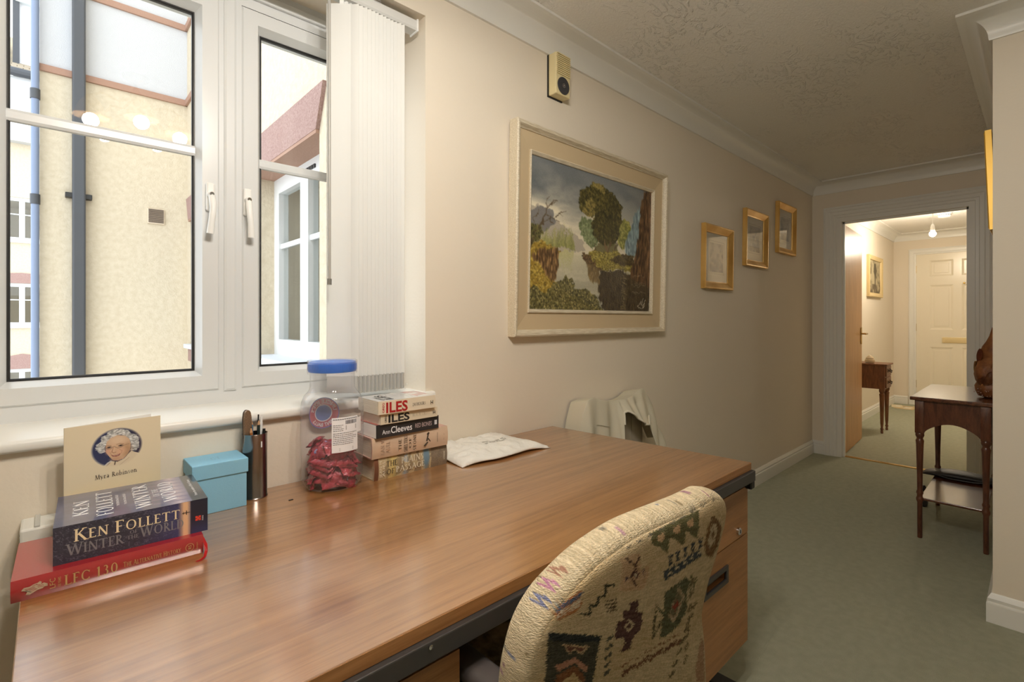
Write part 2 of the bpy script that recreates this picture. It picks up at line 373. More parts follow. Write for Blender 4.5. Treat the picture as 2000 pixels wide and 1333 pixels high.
M_deskedge = wood_mat('teak_edge', (136, 92, 51), (168, 120, 73), .45, 3, (1, 24, 24))
M_drawer = wood_mat('teak_drawer_laminate', (136, 92, 51), (168, 120, 73), .42, 2.4, (1, 24, 24))
M_door = wood_mat('light_oak_veneer', (172, 122, 70), (206, 160, 104), .35, 2.4, (22, 22, 1))
M_mahog = wood_mat('mahogany', (70, 38, 26), (112, 66, 44), .3, 4, (14, 14, 2.5), coat=.3)
M_mahogtop = wood_mat('mahogany_top', (70, 38, 26), (112, 66, 44), .25, 3, (2, 18, 18), coat=.6)
M_hallwood = wood_mat('chestnut_wood', (96, 58, 32), (136, 86, 50), .4, 4, (14, 14, 2.5))

# ------------------------------------------------------------------ room shell
W = 1.381; XE = 4.91; YR = .13; XP = 2.669; XL = -2.3; YB = -3.4; CH = 2.35
HX = 8.65; HY = 1.42; HR = -.35; WT = .1
OX0, OX1, OZ0, OZ1 = -.19, .905, .918, 2.168           # window opening
DY0, DY1, DZ = .353, 1.17, 2.008                        # hall doorway
def struct(name, bm, m, parent=None, **k):
    o = obj(name, bm, m, parent, **k)
    if parent is None: o['kind'] = 'structure'
    return o
tag(struct('floor', B(XL, HX, YB, 1.75, -.1, 0), M_carpet), 'sage green carpet running through to the hall', 'floor')
tag(struct('ceiling', B(XL-.2, HX+.2, YB-.2, 1.75, CH, CH+.12), M_ceil), 'white swirl-textured ceiling', 'ceiling')
bm = nbm(); wallbox(bm, XL, XE, 0, CH, [(OX0, OX1, OZ0, OZ1)], lambda b, a, c, z, y: box(b, a, c, W, 1.75, z, y))
tag(struct('wall_left', bm, M_wall), 'cream painted wall with the window and the paintings', 'wall')
bm = nbm(); wallbox(bm, HR-.1, 1.75, 0, CH, [(DY0, DY1, 0, DZ)], lambda b, a, c, z, y: box(b, XE, XE+WT, a, c, z, y))
tag(struct('wall_far', bm, M_wall), 'cream wall around the hall doorway', 'wall')
bm = nbm(); box(bm, XP, XE, YB-.2, YR, 0, CH)
tag(struct('wall_right', bm, M_wall), 'pale wall corner standing out beside the passage', 'wall')
bm = nbm(); box(bm, XL, XP, YB-.2, YB, 0, CH)
tag(struct('wall_back', bm, M_wall), 'plain cream back wall of the living room', 'wall')
tag(struct('wall_near', B(XL-.2, XL, YB-.2, 1.75, 0, CH), M_wall), 'plain cream end wall of the living room', 'wall')
tag(struct('wall_hall_left', B(XE+WT, HX, HY, 1.6, 0, CH), M_wall), 'cream hall wall behind the oak door', 'wall')
tag(struct('wall_hall_right', B(XE+WT, HX, HR-.1, HR, 0, CH), M_wall), 'cream hall wall opposite the oak door', 'wall')
FD0, FD1, FDZ = .34, 1.18, 2.055
bm = nbm(); wallbox(bm, HR-.1, 1.6, 0, CH, [(FD0, FD1, 0, FDZ)], lambda b, a, c, z, y: box(b, HX, HX+.14, a, c, z, y))
tag(struct('wall_hall_end', bm, M_wall), 'cream hall wall around the white front door', 'wall')
# cornice
cove = [(0, .0), (0, -.1), (.010, -.1), (.012, -.092)]+[(.012+.074*(1-math.cos(t)), -.092+.078*math.sin(t)) for t in np.linspace(0.12, PI/2, 12)]+[(.092, -.012), (.1, -.010), (.1, 0)]
bm = nbm(); sweep(bm, [(XL, W, CH), (XE, W, CH), (XE, YR, CH), (XP, YR, CH), (XP, YB, CH), (XL, YB, CH)], (0, 0, 1), cove, closed=True)
tag(struct('trim_1', bm, M_trim, smooth=True), 'white coved plaster cornice round the living room ceiling', 'cornice')
bm = nbm(); sweep(bm, [(XE+WT, HY, CH), (HX, HY, CH), (HX, HR, CH), (XE+WT, HR, CH)], (0, 0, 1), cove, closed=True)
tag(struct('trim_2', bm, M_trim, smooth=True), 'white coved cornice round the hall ceiling', 'cornice')
# skirting
sk = [(0, 0), (.018, 0), (.018, .072), (.0165, .077), (.011, .079), (.0125, .084), (.014, .092), (.010, .1), (.006, .108), (.004, .111), (0, .111)]
bm = nbm(); sweep(bm, [(XL, W, 0), (XE, W, 0), (XE, DY1+.118, 0)], (0, 0, 1), sk)
tag(struct('baseboard_left', bm, M_trim), 'white moulded skirting along the painting wall', 'skirting')
bm = nbm(); sweep(bm, [(XE, DY0-.118, 0), (XE, YR, 0), (XP, YR, 0), (XP, YB, 0)], (0, 0, 1), sk)
tag(struct('baseboard_right', bm, M_trim), 'white moulded skirting around the pale wall corner', 'skirting')
bm = nbm(); sweep(bm, [(XE+WT, HY, 0), (HX, HY, 0), (HX, FD1+.08, 0)], (0, 0, 1), sk)
tag(struct('baseboard_hall', bm, M_trim), 'white moulded skirting along the hall wall', 'skirting')
# door casing: stepped architrave and lining
arch = [(-.012, -.0), (-.012, .008), (.022, .008), (.025, .014), (.044, .013), (.048, .019), (.072, .017), (.078, .023), (.098, .021), (.104, .027), (.118, .024), (.118, 0)]
bm = nbm(); sweep(bm, [(XE, DY1, 0), (XE, DY1, DZ), (XE, DY0, DZ), (XE, DY0, 0)], (-1, 0, 0), arch, flip=-1)
cas = struct('trim_3', bm, M_trim); tag(cas, 'white stepped door casing around the hall opening', 'door casing')
bm = nbm(); sweep(bm, [(XE+WT, DY1, 0), (XE+WT, DY1, DZ), (XE+WT, DY0, DZ), (XE+WT, DY0, 0)], (1, 0, 0), arch, flip=1)
obj('hall_side_casing', bm, M_trim, cas)
bm = nbm(); box(bm, XE-.004, XE+WT+.004, DY1-.012, DY1+.001, 0, DZ); box(bm, XE-.004, XE+WT+.004, DY0-.001, DY0+.012, 0, DZ); box(bm, XE-.004, XE+WT+.004, DY0, DY1, DZ-.012, DZ+.001)
box(bm, XE+.03, XE+.055, DY1-.026, DY1-.01, 0, DZ-.01); box(bm, XE+.03, XE+.055, DY0+.01, DY0+.026, 0, DZ-.01); box(bm, XE+.03, XE+.055, DY0, DY1, DZ-.026, DZ-.01)
obj('door_lining', bm, M_trim, cas)
bm = nbm(); prism(bm, [(XE+.03, 0), (XE+.034, .006), (XE+.066, .006), (XE+.07, 0)], 'y', DY0+.012, DY1-.012)
tag(obj('threshold_strip', bm, M_brass), 'thin brass carpet strip across the doorway floor', 'threshold strip')

# ------------------------------------------------------------------ window in the left wall
FY = 1.60
win = thing('window_1', 'white plastic two-casement window with glazing bars', 'window', kind='structure')
SX = [(-.126, .354), (.413, .872)]; SZ0, SZ1 = .9805, 2.09
bm = nbm(); wallbox(bm, OX0, OX1, .933, OZ1, [(a, b, SZ0, SZ1) for a, b in SX], lambda b, a, c, z, y: box(b, a, c, FY, FY+.07, z, y))
bmesh.ops.remove_doubles(bm, verts=bm.verts, dist=1e-5)
obj('outer_frame', bm, M_upvc, win)
bm = nbm(); sweep(bm, [(SX[0][1]+.012, FY, SZ0-.015), (SX[0][1]+.044, FY, SZ0-.015), (SX[0][1]+.044, FY, OZ1), (SX[0][1]+.012, FY, OZ1)], (0, -1, 0), [(0, 0), (0, .004), (-.006, .007), (-.016, .007), (-.016, 0)], closed=True)
obj('mullion_cover', bm, M_upvc, win)
sprof = [(0, -.03), (0, .004), (.010, .026), (.014, .036), (.052, .036), (.056, .032), (.056, -.03)]
gprof = [(-.005, -.006), (-.005, .003), (-.002, .006), (.002, .006), (.002, -.006)]
GY = 1.63
for a, b in SX:
    g0, g1, h0, h1 = a+.056, b-.056, SZ0+.046, SZ1-.059
    path = [(g0, GY, h0), (g1, GY, h0), (g1, GY, h1), (g0, GY, h1)]
    bm = nbm(); sweep(bm, path, (0, -1, 0), sprof, closed=True); s = obj('sash', bm, M_upvc, win)
    bm = nbm(); sweep(bm, path, (0, -1, 0), gprof, closed=True); obj('gasket', bm, M_gasket, s)
    obj('pane', B(g0-.004, g1+.004, GY, GY+.004, h0-.004, h1+.004), M_glass, s)
    bm = nbm(); prism(bm, [(GY-.0005, 1.627), (GY-.006, 1.629), (GY-.009, 1.635), (GY-.009, 1.650), (GY-.006, 1.656), (GY-.0005, 1.658)], 'x', g0-.002, g1+.002)
    obj('glazing_bar', bm, M_upvc, s)
    bm = nbm(); prism(bm, [(GY+.0045, 1.629), (GY+.012, 1.633), (GY+.012, 1.652), (GY+.0045, 1.656)], 'x', g0-.002, g1+.002)
    obj('glazing_bar', bm, M_upvc, s)
bm = nbm(); box(bm, .02, .66, FY-.012, FY+.001, 2.118, 2.142, .004); obj('trickle_vent', bm, M_upvc, win)
def casement_handle(x, tilt):
    h = bpy.data.objects.new('handle', None); COL.objects.link(h); h.parent = win; h.location = (x, GY-.036, 1.507)
    obj('backplate', B(-.011, .011, -.012, 0, -.035, .045, .005), M_white, h)
    bm = nbm(); lathe(bm, [(.0095, 0), (.0095, -.022), (.006, -.026)], 20, axis='y', c=(0, 0, .01)); obj('boss', bm, M_white, h, smooth=True)
    bm = nbm(); lathe(bm, [(.0055, -.0262), (.0055, -.0285)], 16, axis='y', c=(0, 0, .01)); obj('keyhole', bm, M_chrome, h)
    bm = nbm(); tube(bm, [(0, -.018, .012), (0.001*tilt, -.028, -.01), (.001*tilt, -.034, -.03), (-.001*tilt, -.033, -.06), (-.003*tilt, -.028, -.1)], [.008, .009, .0085, .008, .0095], 12); obj('lever', bm, M_white, h, smooth=True)
casement_handle(.330, 1.5); casement_handle(.425, -1.5)
# sill board and plastered reveal
bm = nbm(); prism(bm, [(FY+.005, .918), (FY+.005, .933), (W-.010, .933), (W-.015, .931), (W-.018, .926), (W-.018, .914), (W-.015, .910), (W-.010, .908), (W, .908), (W, .918)], 'x', OX0-.02, OX1+.025)
obj('window_sill', bm, M_trim, win, smooth=True)
bm = nbm(); box(bm, OX1-.003, OX1+.001, W-.001, FY, .933, OZ1); box(bm, OX0-.001, OX0+.003, W-.001, FY, .933, OZ1); box(bm, OX0, OX1, W-.001, FY, OZ1-.003, OZ1+.001)
obj('reveal_lining', bm, M_wall, win)
# ------------------------------------------------------------------ vertical blind drawn to the side
def blind():
    root = thing('vertical_blind', 'white vertical slat blind drawn aside at the window', 'blind', (0, 0, 0))
    m = mat('blind_fabric', (248, 248, 246), .8); n = m.node_tree.nodes; l = m.node_tree.links
    tr = n.new('ShaderNodeBsdfTranslucent'); tr.inputs[0].default_value = (.95, .95, .94, 1); mx = n.new('ShaderNodeMixShader'); mx.inputs[0].default_value = .44
    l.new(n['Principled BSDF'].outputs[0], mx.inputs[1]); l.new(tr.outputs[0], mx.inputs[2]); l.new(mx.outputs[0], n['Material Output'].inputs[0])
    rail = mat('pale_grey_rail', (214, 214, 212), .35)
    bm = nbm(); prism(bm, [(1.402, 2.118), (1.438, 2.118), (1.442, 2.124), (1.442, 2.148), (1.438, 2.152), (1.402, 2.152), (1.398, 2.148), (1.398, 2.124)], 'x', OX0+.01, OX1-.02)
    hr = obj('headrail', bm, rail, root); obj('end_cap', B(OX1-.024, OX1-.018, 1.395, 1.445, 2.114, 2.155, .003), M_white, hr)
    for x in (.0, .45, .74): obj('bracket', B(x-.012, x+.012, 1.394, 1.446, 2.147, 2.166, .003), M_chrome, hr)
    wgt = mat('clear_grey_weight_pocket', (190, 190, 187), .35)
    N = 14
    for i in range(N):
        x = .636+.0128*i; ang = math.atan2(-.053, .072)+ (.0 if i == 0 else random.uniform(-.03, .03)-.40)
        y = 1.42+random.uniform(-.002, .002); ww = .0445
        bm = nbm(); pts = []
        for k in range(7):
            t = -1+2*k/6; pts.append((ww*t, -.0055*(1-t*t)))
        pts += [(a, b+.0012) for a, b in pts[::-1]]
        prism(bm, pts, 'z', 1.0, 2.105)
        s = obj('slat', bm, m, root, smooth=True, loc=(x, y, 0), rot=(0, 0, ang))
        bm = nbm(); box(bm, -.042, .042, -.0055, .002, .951, 1.002, .001); obj('weight', bm, wgt, s)
        obj('hanger', B(-.006, .006, -.003, .003, 2.1, 2.122), M_white, s)
    bm = nbm()
    for i in range(N-1):
        x = .636+.0128*i+.036; y = 1.42-.027
        for q in range(6):
            a = PI*q/5; bmesh.ops.create_icosphere(bm, subdivisions=1, radius=.0016, matrix=Matrix.Translation((x+.0128*q/5, y-.003, .962-.012*math.sin(a))))
    obj('bead_chain', bm, rail, root)
    bm = nbm(); tube(bm, [(.585, 1.39, 2.118), (.583, 1.384, 1.7), (.582, 1.381, 1.285)], .0042, 10); w = obj('wand', bm, mat('grey_wand', (170, 168, 163), .35), root, smooth=True)
    bm = nbm(); tube(bm, [(.582, 1.381, 1.285), (.582, 1.381, 1.268)], .0062, 10); obj('tip', bm, mat('grey_wand_tip', (120, 118, 112), .4), w)
blind()

# ------------------------------------------------------------------ outside: rendered wings of the block
M_render = mat('cream_render', (203, 191, 169), .9, var=(193, 180, 157), scale=26, bump=.5, bscale=70, detail=8)
M_renderw = mat('white_render', (192, 193, 196), .9, bump=.4, bscale=120)
M_pink = mat('pink_roughcast', (168, 140, 132), .9, var=(146, 114, 108), scale=90, bump=.7, bscale=160)
M_terra = mat('terracotta_band', (158, 124, 106), .85, bump=.3, bscale=80)
M_pipe = mat('slate_pipe', (60, 63, 69), .45)
M_bpipe = mat('pale_blue_pipe', (116, 130, 156), .4)
M_room = mat('cream_inner_room', (229, 220, 204), .9)
M_curtain = mat('net_curtain', (190, 188, 180), .9)
def casement_out(parent, put, w, h, bars=True, curtain=True):
    """two-light casement; put(a,b,c,d,z0,z1) maps (along, depth) boxes into the parent wall"""
    bm = nbm(); wallbox(bm, 0, w, 0, h, [(.09, w/2-.06, .1, h-.1), (w/2+.06, w-.09, .1, h-.1)], lambda b, a, c, z, y: put(b, a, c, .0, .06, z, y))
    f = obj('window', bm, M_upvc, parent)
    for a, b in ((.09, w/2-.06), (w/2+.06, w-.09)):
        bm = nbm(); put(bm, a-.01, b+.01, .03, .034, .09, h-.09); obj('pane', bm, M_glass, f)
        bm = nbm(); put(bm, a, b, .012, .028, h*.6, h*.6+.03); obj('glazing_bar', bm, M_upvc, f)
    bm = nbm(); put(bm, -.02, w+.02, 2.0, 2.04, -.02, h+.02); put(bm, -.02, .0, .061, 2.0, -.02, h+.02); put(bm, w, w+.02, .061, 2.0, -.02, h+.02)
    put(bm, 0, w, .061, 2.0, -.02, 0); put(bm, 0, w, .061, 2.0, h, h+.02); obj('room_interior', bm, M_room, f)
    if curtain:
        bm = nbm()
        for k in range(10): put(bm, .1+k*.03, .122+k*.03, .14+.01*(k % 2), .15+.01*(k % 2), .05, h-.05)
        for k in range(6): put(bm, w-.3+k*.03, w-.278+k*.03, .14+.01*(k % 2), .15+.01*(k % 2), .05, h-.05)
        obj('curtain', bm, M_curtain, f)
wing = thing('apartment_wing', 'cream rendered apartment wing close outside with pink lintels', 'building', (.97, 3.6, -6))
wing_parts = []
RX = .97; holes = [(2.42, 3.47, .93, 2.1), (4.45, 5.45, .93, 2.1)]
def wp(name, bm, m, par=None, **k):
    o = obj(name, bm, m, par or wing, **k); return o
def shift(bm):                                # wing parts are modelled in world coordinates
    bmesh.ops.translate(bm, verts=bm.verts, vec=(-.97, -3.6, 6)); return bm
bm = nbm(); wallbox(bm, 1.75, 5.6, -6, 7.5, holes, lambda b, a, c, z, y: box(b, RX, RX+.25, a, c, z, y)); wp('side_wall', shift(bm), M_render)
bm = nbm(); box(bm, -.054, RX+.25, 5.6, 7.2, -6, 3.235); wp('end_wall', shift(bm), M_render)
bm = nbm(); box(bm, -.054, RX+.25, 5.6, 7.2, 3.235, 7.5); wp('upper_wall', shift(bm), M_renderw)
for z in (3.235, 3.95):
    bm = nbm(); box(bm, -.072, RX+.02, 5.578, 5.62, z-.028, z+.028, .004); box(bm, RX-.022, RX+.02, 5.3, 5.6, z-.028, z+.028, .004); wp('terracotta_band', shift(bm), M_terra)
for (y0, y1, z0, z1) in holes:
    bm = nbm(); prism(bm, [(y0-.002, 2.1), (y1+.002, 2.1), (y1+.09, 2.308), (y0-.09, 2.308)], 'x', RX-.02, RX+.02); wp('pink_lintel', shift(bm), M_pink)
    bm = nbm(); box(bm, RX-.018, RX+.16, y0, y1, 2.082, 2.1); wp('lintel_soffit', shift(bm), M_terra)
    bm = nbm(); box(bm, RX-.05, RX+.16, y0-.04, y1+.04, .90, .94, .006); wp('stone_sill', shift(bm), mat('white_stone_sill', (200, 204, 210), .6))
    bm = nbm(); box(bm, RX-.012, RX+.02, y0-.04, y1+.04, .78, .9); wp('sill_apron', shift(bm), M_pink)
def shift_box(b, x0, x1, y0, y1, z0, z1): box(b, x0-.97, x1-.97, y0-3.6, y1-3.6, z0+6, z1+6)
for (y0, y1, z0, z1) in holes:
    casement_out(wing, lambda b, a, c, d, e, z, y, y0=y0: shift_box(b, RX+.12+d, RX+.12+e, y0+a, y0+c, .94+z, .94+y), y1-y0, 1.145)
    bm = nbm()
    for k in range(5): box(bm, RX+.112, RX+.12, y0+.35+k*.035, y0+.375+k*.035, 2.02, 2.04)
    wp('vent_slots', shift(bm), M_gasket)
bm = nbm(); box(bm, .66, .79, 5.585, 5.601, 2.05, 2.19, .003); v = wp('air_vent', shift(bm), mat('vent_frame', (206, 190, 168), .7))
bm = nbm()
for k in range(8): box(bm, .668, .782, 5.58, 5.586, 2.062+k*.0158, 2.073+k*.0158)
wp('vent_louvre', shift(bm), mat('vent_brown', (92, 78, 66), .7), v)
bm = nbm(); box(bm, .143, .229, 5.5, 5.59, -6, 7.5, .012); dp = wp('downpipe', shift(bm), M_pipe)
for z in (-1.2, 2.21, 5.6):
    bm = nbm(); box(bm, .10, .272, 5.53, 5.6, z-.02, z+.02, .004); wp('pipe_bracket', shift(bm), M_black, dp)
bm = nbm(); tube(bm, [(-.08, 5.55, -6), (-.08, 5.55, 7.5)], .026, 14); bp_ = wp('corner_pipe', shift(bm), M_bpipe, smooth=True)
for z in (3.0, 2.15, 0.0, -.75, 4.2):
    bm = nbm(); tube(bm, [(-.08, 5.55, z-.05), (-.08, 5.55, z+.03)], .032, 14); wp('pipe_collar', shift(bm), M_pipe, bp_, smooth=True)

far = thing('far_building', 'distant cream block across the courtyard with tiled roof', 'building', (-2, 20, -6))
def fb(bm): bmesh.ops.translate(bm, verts=bm.verts, vec=(2, -20, 6)); return bm
fw = [(-1.12, 0.0, 3.42, 4.66), (-1.12, 0.0, .98, 2.2), (-1.12, 0.0, -2.2, -.25), (-4.4, -3.2, 3.42, 4.66), (-4.4, -3.2, .98, 2.2), (1.4, 2.5, 3.42, 4.66), (1.4, 2.5, .98, 2.2)]
bm = nbm(); wallbox(bm, -8, 6, -6, 6.2, [(a, b, c, d) for a, b, c, d in fw], lambda b, a, c, z, y: box(b, a, c, 20, 20.3, z, y)); obj('facade', fb(bm), M_render, far)
for a, b, c, d in fw:
    casement_out(far, lambda bb, p, q, d0, e0, z, y, a=a, c=c: box(bb, a+p+2, a+q+2, .06+d0, .06+e0, c+z+6, c+y+6), b-a, d-c, True, False)
    bm = nbm(); box(bm, a-.08, b+.08, 19.93, 20.2, c-.06, c+.02); obj('white_sill', fb(bm), M_white, far)
for a, b, c, d in fw[1::2]:
    bm = nbm(); prism(bm, [(a-.1, d), (b+.1, d), (b+.16, d+.2)]+[(a-.16+(b-a+.32)*(1-t), d+.2+.1*math.sin(PI*t)) for t in (.25, .5, .75)]+[(a-.16, d+.2)], 'y', 19.96, 20.02); obj('pink_lintel', fb(bm), M_pink, far)
bm = nbm(); prism(bm, [(a_, z_) for a_, z_ in ((-1.4, -.25), (.3, -.25), (.3, 0), (-.55, .18), (-1.4, 0))], 'y', 19.95, 20.02); obj('arched_lintel', fb(bm), M_pink, far)
bm = nbm(); box(bm, -8, 6, 19.7, 20.3, 6.2, 8.0); obj('fascia_board', fb(bm), mat('grey_white_fascia', (190, 191, 192), .6), far)
bm = nbm(); tube(bm, [(-8, 19.6, 8.1), (6, 19.6, 8.1)], .12, 10); obj('gutter', fb(bm), M_pipe, far)
roof = nbm(); prism(roof, [(19.55, 8.15), (26, 11.6), (26, 11.4), (19.6, 8.0)], 'x', -8, 6); rf = obj('roof', fb(roof), mat('mossy_roof_tiles', (150, 138, 122), .9, var=(176, 160, 130), scale=3, bump=.8, bscale=8), far)
tm = mat('lichen_tile', (164, 150, 128), .9, var=(140, 126, 108), scale=5)
tile = None
for r_ in range(4):
    for k in range(14):
        if tile is None:
            tile = obj('roof_tile', B(-.12, .12, -.02, .26, 0, .05, .01), tm, rf)
            o = tile
        else:
            o = tile.copy(); COL.objects.link(o); o.parent = rf
        o.location = (-1.9+k*.25+2+(r_ % 2)*.12, 19.6-20+r_*.22, 8.17+6+r_*.118); o.rotation_euler = (math.atan2(3.45, 6.45), 0, 0)
bm = nbm(); box(bm, -.62, 1.2, 20.4, 23, 8.6, 10.4); dm = obj('dormer', fb(bm), mat('dormer_white', (206, 206, 208), .7), far)
bm = nbm(); box(bm, -.76, -.62, 20.3, 23, 8.3, 12); obj('dormer_barge', fb(bm), M_pipe, dm)
bm = nbm(); box(bm, -.7, 1.3, 20.25, 23, 10.4, 12.2); obj('dormer_cladding', fb(bm), mat('pale_cladding', (206, 212, 214), .6), dm)
tag(obj('courtyard_ground', B(-12, 8, 1.75, 30, -6.2, -6), mat('courtyard_paving', (168, 166, 160), .9, var=(150, 148, 142), scale=3)), 'grey paved courtyard ground far below the window', 'ground', kind='structure')
# ------------------------------------------------------------------ desk
DT = .73; DF, DB = .611, 1.378
desk = thing('office_desk', 'large teak-topped office desk with dark metal rails under window', 'desk', (.77, 1.0, 0))
def dk(bm): bmesh.ops.translate(bm, verts=bm.verts, vec=(-.77, -1.0, 0)); return bm
TXL, TXF, TXB = -.033, 1.578, 1.516                    # left edge, right edge at front and at back
bm = nbm(); prism(bm, [(TXL, DF), (TXF, DF), (TXB, DB), (TXL, DB)], 'z', DT-.023, DT)
bmesh.ops.bevel(bm, geom=list(bm.edges), offset=.0012, segments=1, affect='EDGES')
obj('desktop', dk(bm), M_desk, desk)
bm = nbm(); box(bm, TXL+.001, TXF-.001, DF-.0012, DF+.004, DT-.0225, DT-.0015); obj('edge_band', dk(bm), M_deskedge, desk)
bm = nbm(); box(bm, TXL, TXF+.004, DF-.012, DF+.03, DT-.055, DT-.0235, .002); obj('front_rail', dk(bm), M_dark, desk)
bm = nbm(); box(bm, TXL, TXB, DB-.03, DB, DT-.055, DT-.0235, .002); obj('back_rail', dk(bm), M_dark, desk)
bm = nbm(); prism(bm, [(TXF-.03, DF+.02), (TXF-.002, DF+.02), (TXB-.002, DB-.02), (TXB-.03, DB-.02)], 'z', DT-.055, DT-.0235); obj('side_rail', dk(bm), M_dark, desk)
bm = nbm(); box(bm, TXF-.012, TXF+.016, DF-.006, DF+.05, DT-.082, DT-.026, .004); obj('rail_end_cap', dk(bm), M_black, desk)
bm = nbm(); lathe(bm, [(.0035, 0), (.0035, -.002), (.001, -.0028)], 12, axis='y', c=(.40, DF-.012, DT-.03)); obj('rail_screw', dk(bm), M_chrome, desk)
def pedestal(x0, x1, splits, handles, lock):
    p = obj('pedestal', dk(B(x0, x1, DF+.03, DB-.06, .16, DT-.07)), M_drawer, desk)
    for z0, z1 in splits:
        hs = [(hx-.062, hx+.062, hz-.013, hz+.013) for hx, hz in handles if z0 < hz < z1]
        bm = nbm(); wallbox(bm, x0-.002, x1+.002, z0+.0015, z1-.0015, hs, lambda b, a, c, z, y: box(b, a, c, DF+.012, DF+.032, z, y)); obj('drawer_front', dk(bm), M_drawer, p)
    for hx, hz in handles:
        bm = nbm(); wallbox(bm, hx-.075, hx+.075, hz-.025, hz+.025, [(hx-.062, hx+.062, hz-.013, hz+.013)], lambda b, a, c, z, y: box(b, a, c, DF+.007, DF+.014, z, y))
        obj('handle_surround', dk(bm), M_dark, p)
        obj('handle_recess', dk(B(hx-.062, hx+.062, DF+.027, DF+.0295, hz-.013, hz+.013)), M_dark, p)
    if lock:
        bm = nbm(); lathe(bm, [(.011, DF+.012), (.011, DF+.006), (.009, DF+.004)], 20, axis='y', c=(lock[0], 0, lock[1])); obj('lock', dk(bm), M_chrome, p, smooth=True)
        obj('keyhole', dk(B(lock[0]-.001, lock[0]+.001, DF+.003, DF+.005, lock[1]-.005, lock[1]+.005)), M_black, p)
pedestal(1.115, TXF+.002, [(.51, .655), (.175, .51)], [(1.36, .435)], (1.51, .535))
pedestal(TXL+.01, .468, [(.51, .655), (.345, .51), (.175, .345)], [(.24, .58), (.24, .44), (.24, .28)], None)
for x in (.0, 1.50):
    bm = nbm(); box(bm, x, x+.06, DF+.03, DB-.04, .0, .045, .004); obj('foot', dk(bm), M_black, desk)
    bm = nbm()
    for y in (DF+.12, DB-.16): box(bm, x+.005, x+.055, y, y+.05, .04, DT-.05)
    obj('leg', dk(bm), M_black, desk)
bm = nbm(); box(bm, .468, 1.115, DB-.09, DB-.07, .3, DT-.06); obj('modesty_panel', dk(bm), M_drawer, desk)

# ------------------------------------------------------------------ books
M_page = mat('book_pages', (236, 228, 210), .85, var=(214, 204, 182), scale=4, stretch=(1, 1, 220), bump=.3, bscale=4)
M_pagew = mat('white_book_pages', (240, 238, 232), .85, var=(226, 222, 212), scale=4, stretch=(1, 1, 220))
def book(name, label, L, D, T, p, rz, cover, pages=None, hard=False, group=None, title_rough=.35):
    """lying face up: spine on local -y, head of the book on local -x; origin bottom front left corner"""
    r = thing(name, label, 'book', p, rz, group)
    cm = cover if not isinstance(cover, tuple) else mat('cover_%d_%d_%d' % cover, cover, title_rough)
    bt = .0028 if hard else .0009; ov = .004 if hard else .0
    bm = nbm(); box(bm, ov, L-ov, .004, D-ov, bt, T-bt); obj('pages', bm, pages or M_page, r)
    bm = nbm()
    if hard:
        out = [(-.004*math.sin(PI*t), T*t) for t in np.linspace(0, 1, 9)]; out[0] = (0, 0); out[-1] = (0, T)
        prof = out+[(D, T), (D, T-bt), (.008, T-bt), (.005, T-bt-.002)]+[(.0035-.004*math.sin(PI*t), T*t) for t in np.linspace(.92, .08, 8)]+[(.005, bt+.002), (.008, bt), (D, bt), (D, 0)]
    else:
        prof = [(0.0006, 0), (0, .0006), (0, T-.0006), (.0006, T), (D, T), (D, T-bt), (.0015, T-bt), (.0015, bt), (D, bt), (D, 0)]
    prism(bm, prof, 'x', 0, L); obj('cover', bm, cm, r, smooth=True)
    return r
def spine_map(x0, z0, size, sy=None, off=.0006): return flat_map((x0, -off, z0), (1, 0, 0), (0, 0, 1), size, sy)
def cover_map(x0, y0, T, size, sy=None, off=.0004): return flat_map((x0, y0, T+off), (0, 1, 0), (-1, 0, 0), size, sy)
M_vprint = mat_vcol('printed_card', .5)
M_vgloss = mat_vcol('glossy_print', .3, spec=.6, coat=2.2)
M_gold = mat('gold_foil_lettering', (206, 176, 122), .35, .4)
M_cream_ink = mat('cream_ink', (240, 226, 188), .5)
M_grey_ink = mat('grey_foil_ink', (132, 134, 140), .4, .2)
M_white_ink = mat('white_ink', (242, 242, 246), .4)
M_red_ink = mat('red_ink', (168, 30, 34), .5)
M_black_ink = mat('black_ink', (32, 30, 30), .5)
M_brown_ink = mat('brown_ink', (74, 62, 52), .6)
# red hardback
RT = .034; RL, RD = .256, .178
rb = book('hardback_book', 'red cloth hardback lying under the dark novel at desk edge', RL, RD, RT, (-.043, 1.087, DT), math.radians(-1.2), mat('red_cloth', (160, 14, 26), .4, bump=.1, bscale=700, coat=1.9), M_page, True)
def fit(q, wd): 
    w = q[1]; return wd/w
q = stroke_text([('LFC 130', 1, 0)], .12); lettering('spine_title', q[0], spine_map(.062, .0085, fit(q, .068), .0165, .0048), M_gold, rb)
q = stroke_text([('T', 1, 0), ('HE ', .85, 0), ('A', 1, 0), ('LTERNATIVE ', .85, 0), ('H', 1, 0), ('ISTORY', .85, 0)], .12); lettering('spine_subtitle', q[0], spine_map(.137, .013, fit(q, .083), .0085, .0048), M_gold, rb)
q = sans_text('LFC'); lettering('spine_initials', q[0], flat_map((.051, -.0045, .0085), (0, 0, 1), (-1, 0, 0), .0165/q[1], .007), M_gold, rb)
q = sans_text('130 YEARS'); lettering('spine_years', q[0], flat_map((.0575, -.0045, .0085), (0, 0, 1), (-1, 0, 0), .016/q[1], .0035), M_gold, rb)
bird = [(.0, .5), (.03, .62), (.14, .66), (.1, .74), (.3, .72), (.45, .85), (.62, .9), (.7, 1.0), (.78, .88), (.74, .72), (.86, .78), (1.0, .62), (.9, .52), (1.0, .4), (.88, .42), (.8, .3), (.6, .26), (.42, .1), (.3, .0), (.28, .16), (.16, .08), (.22, .3), (.3, .38), (.2, .46), (.1, .45)]
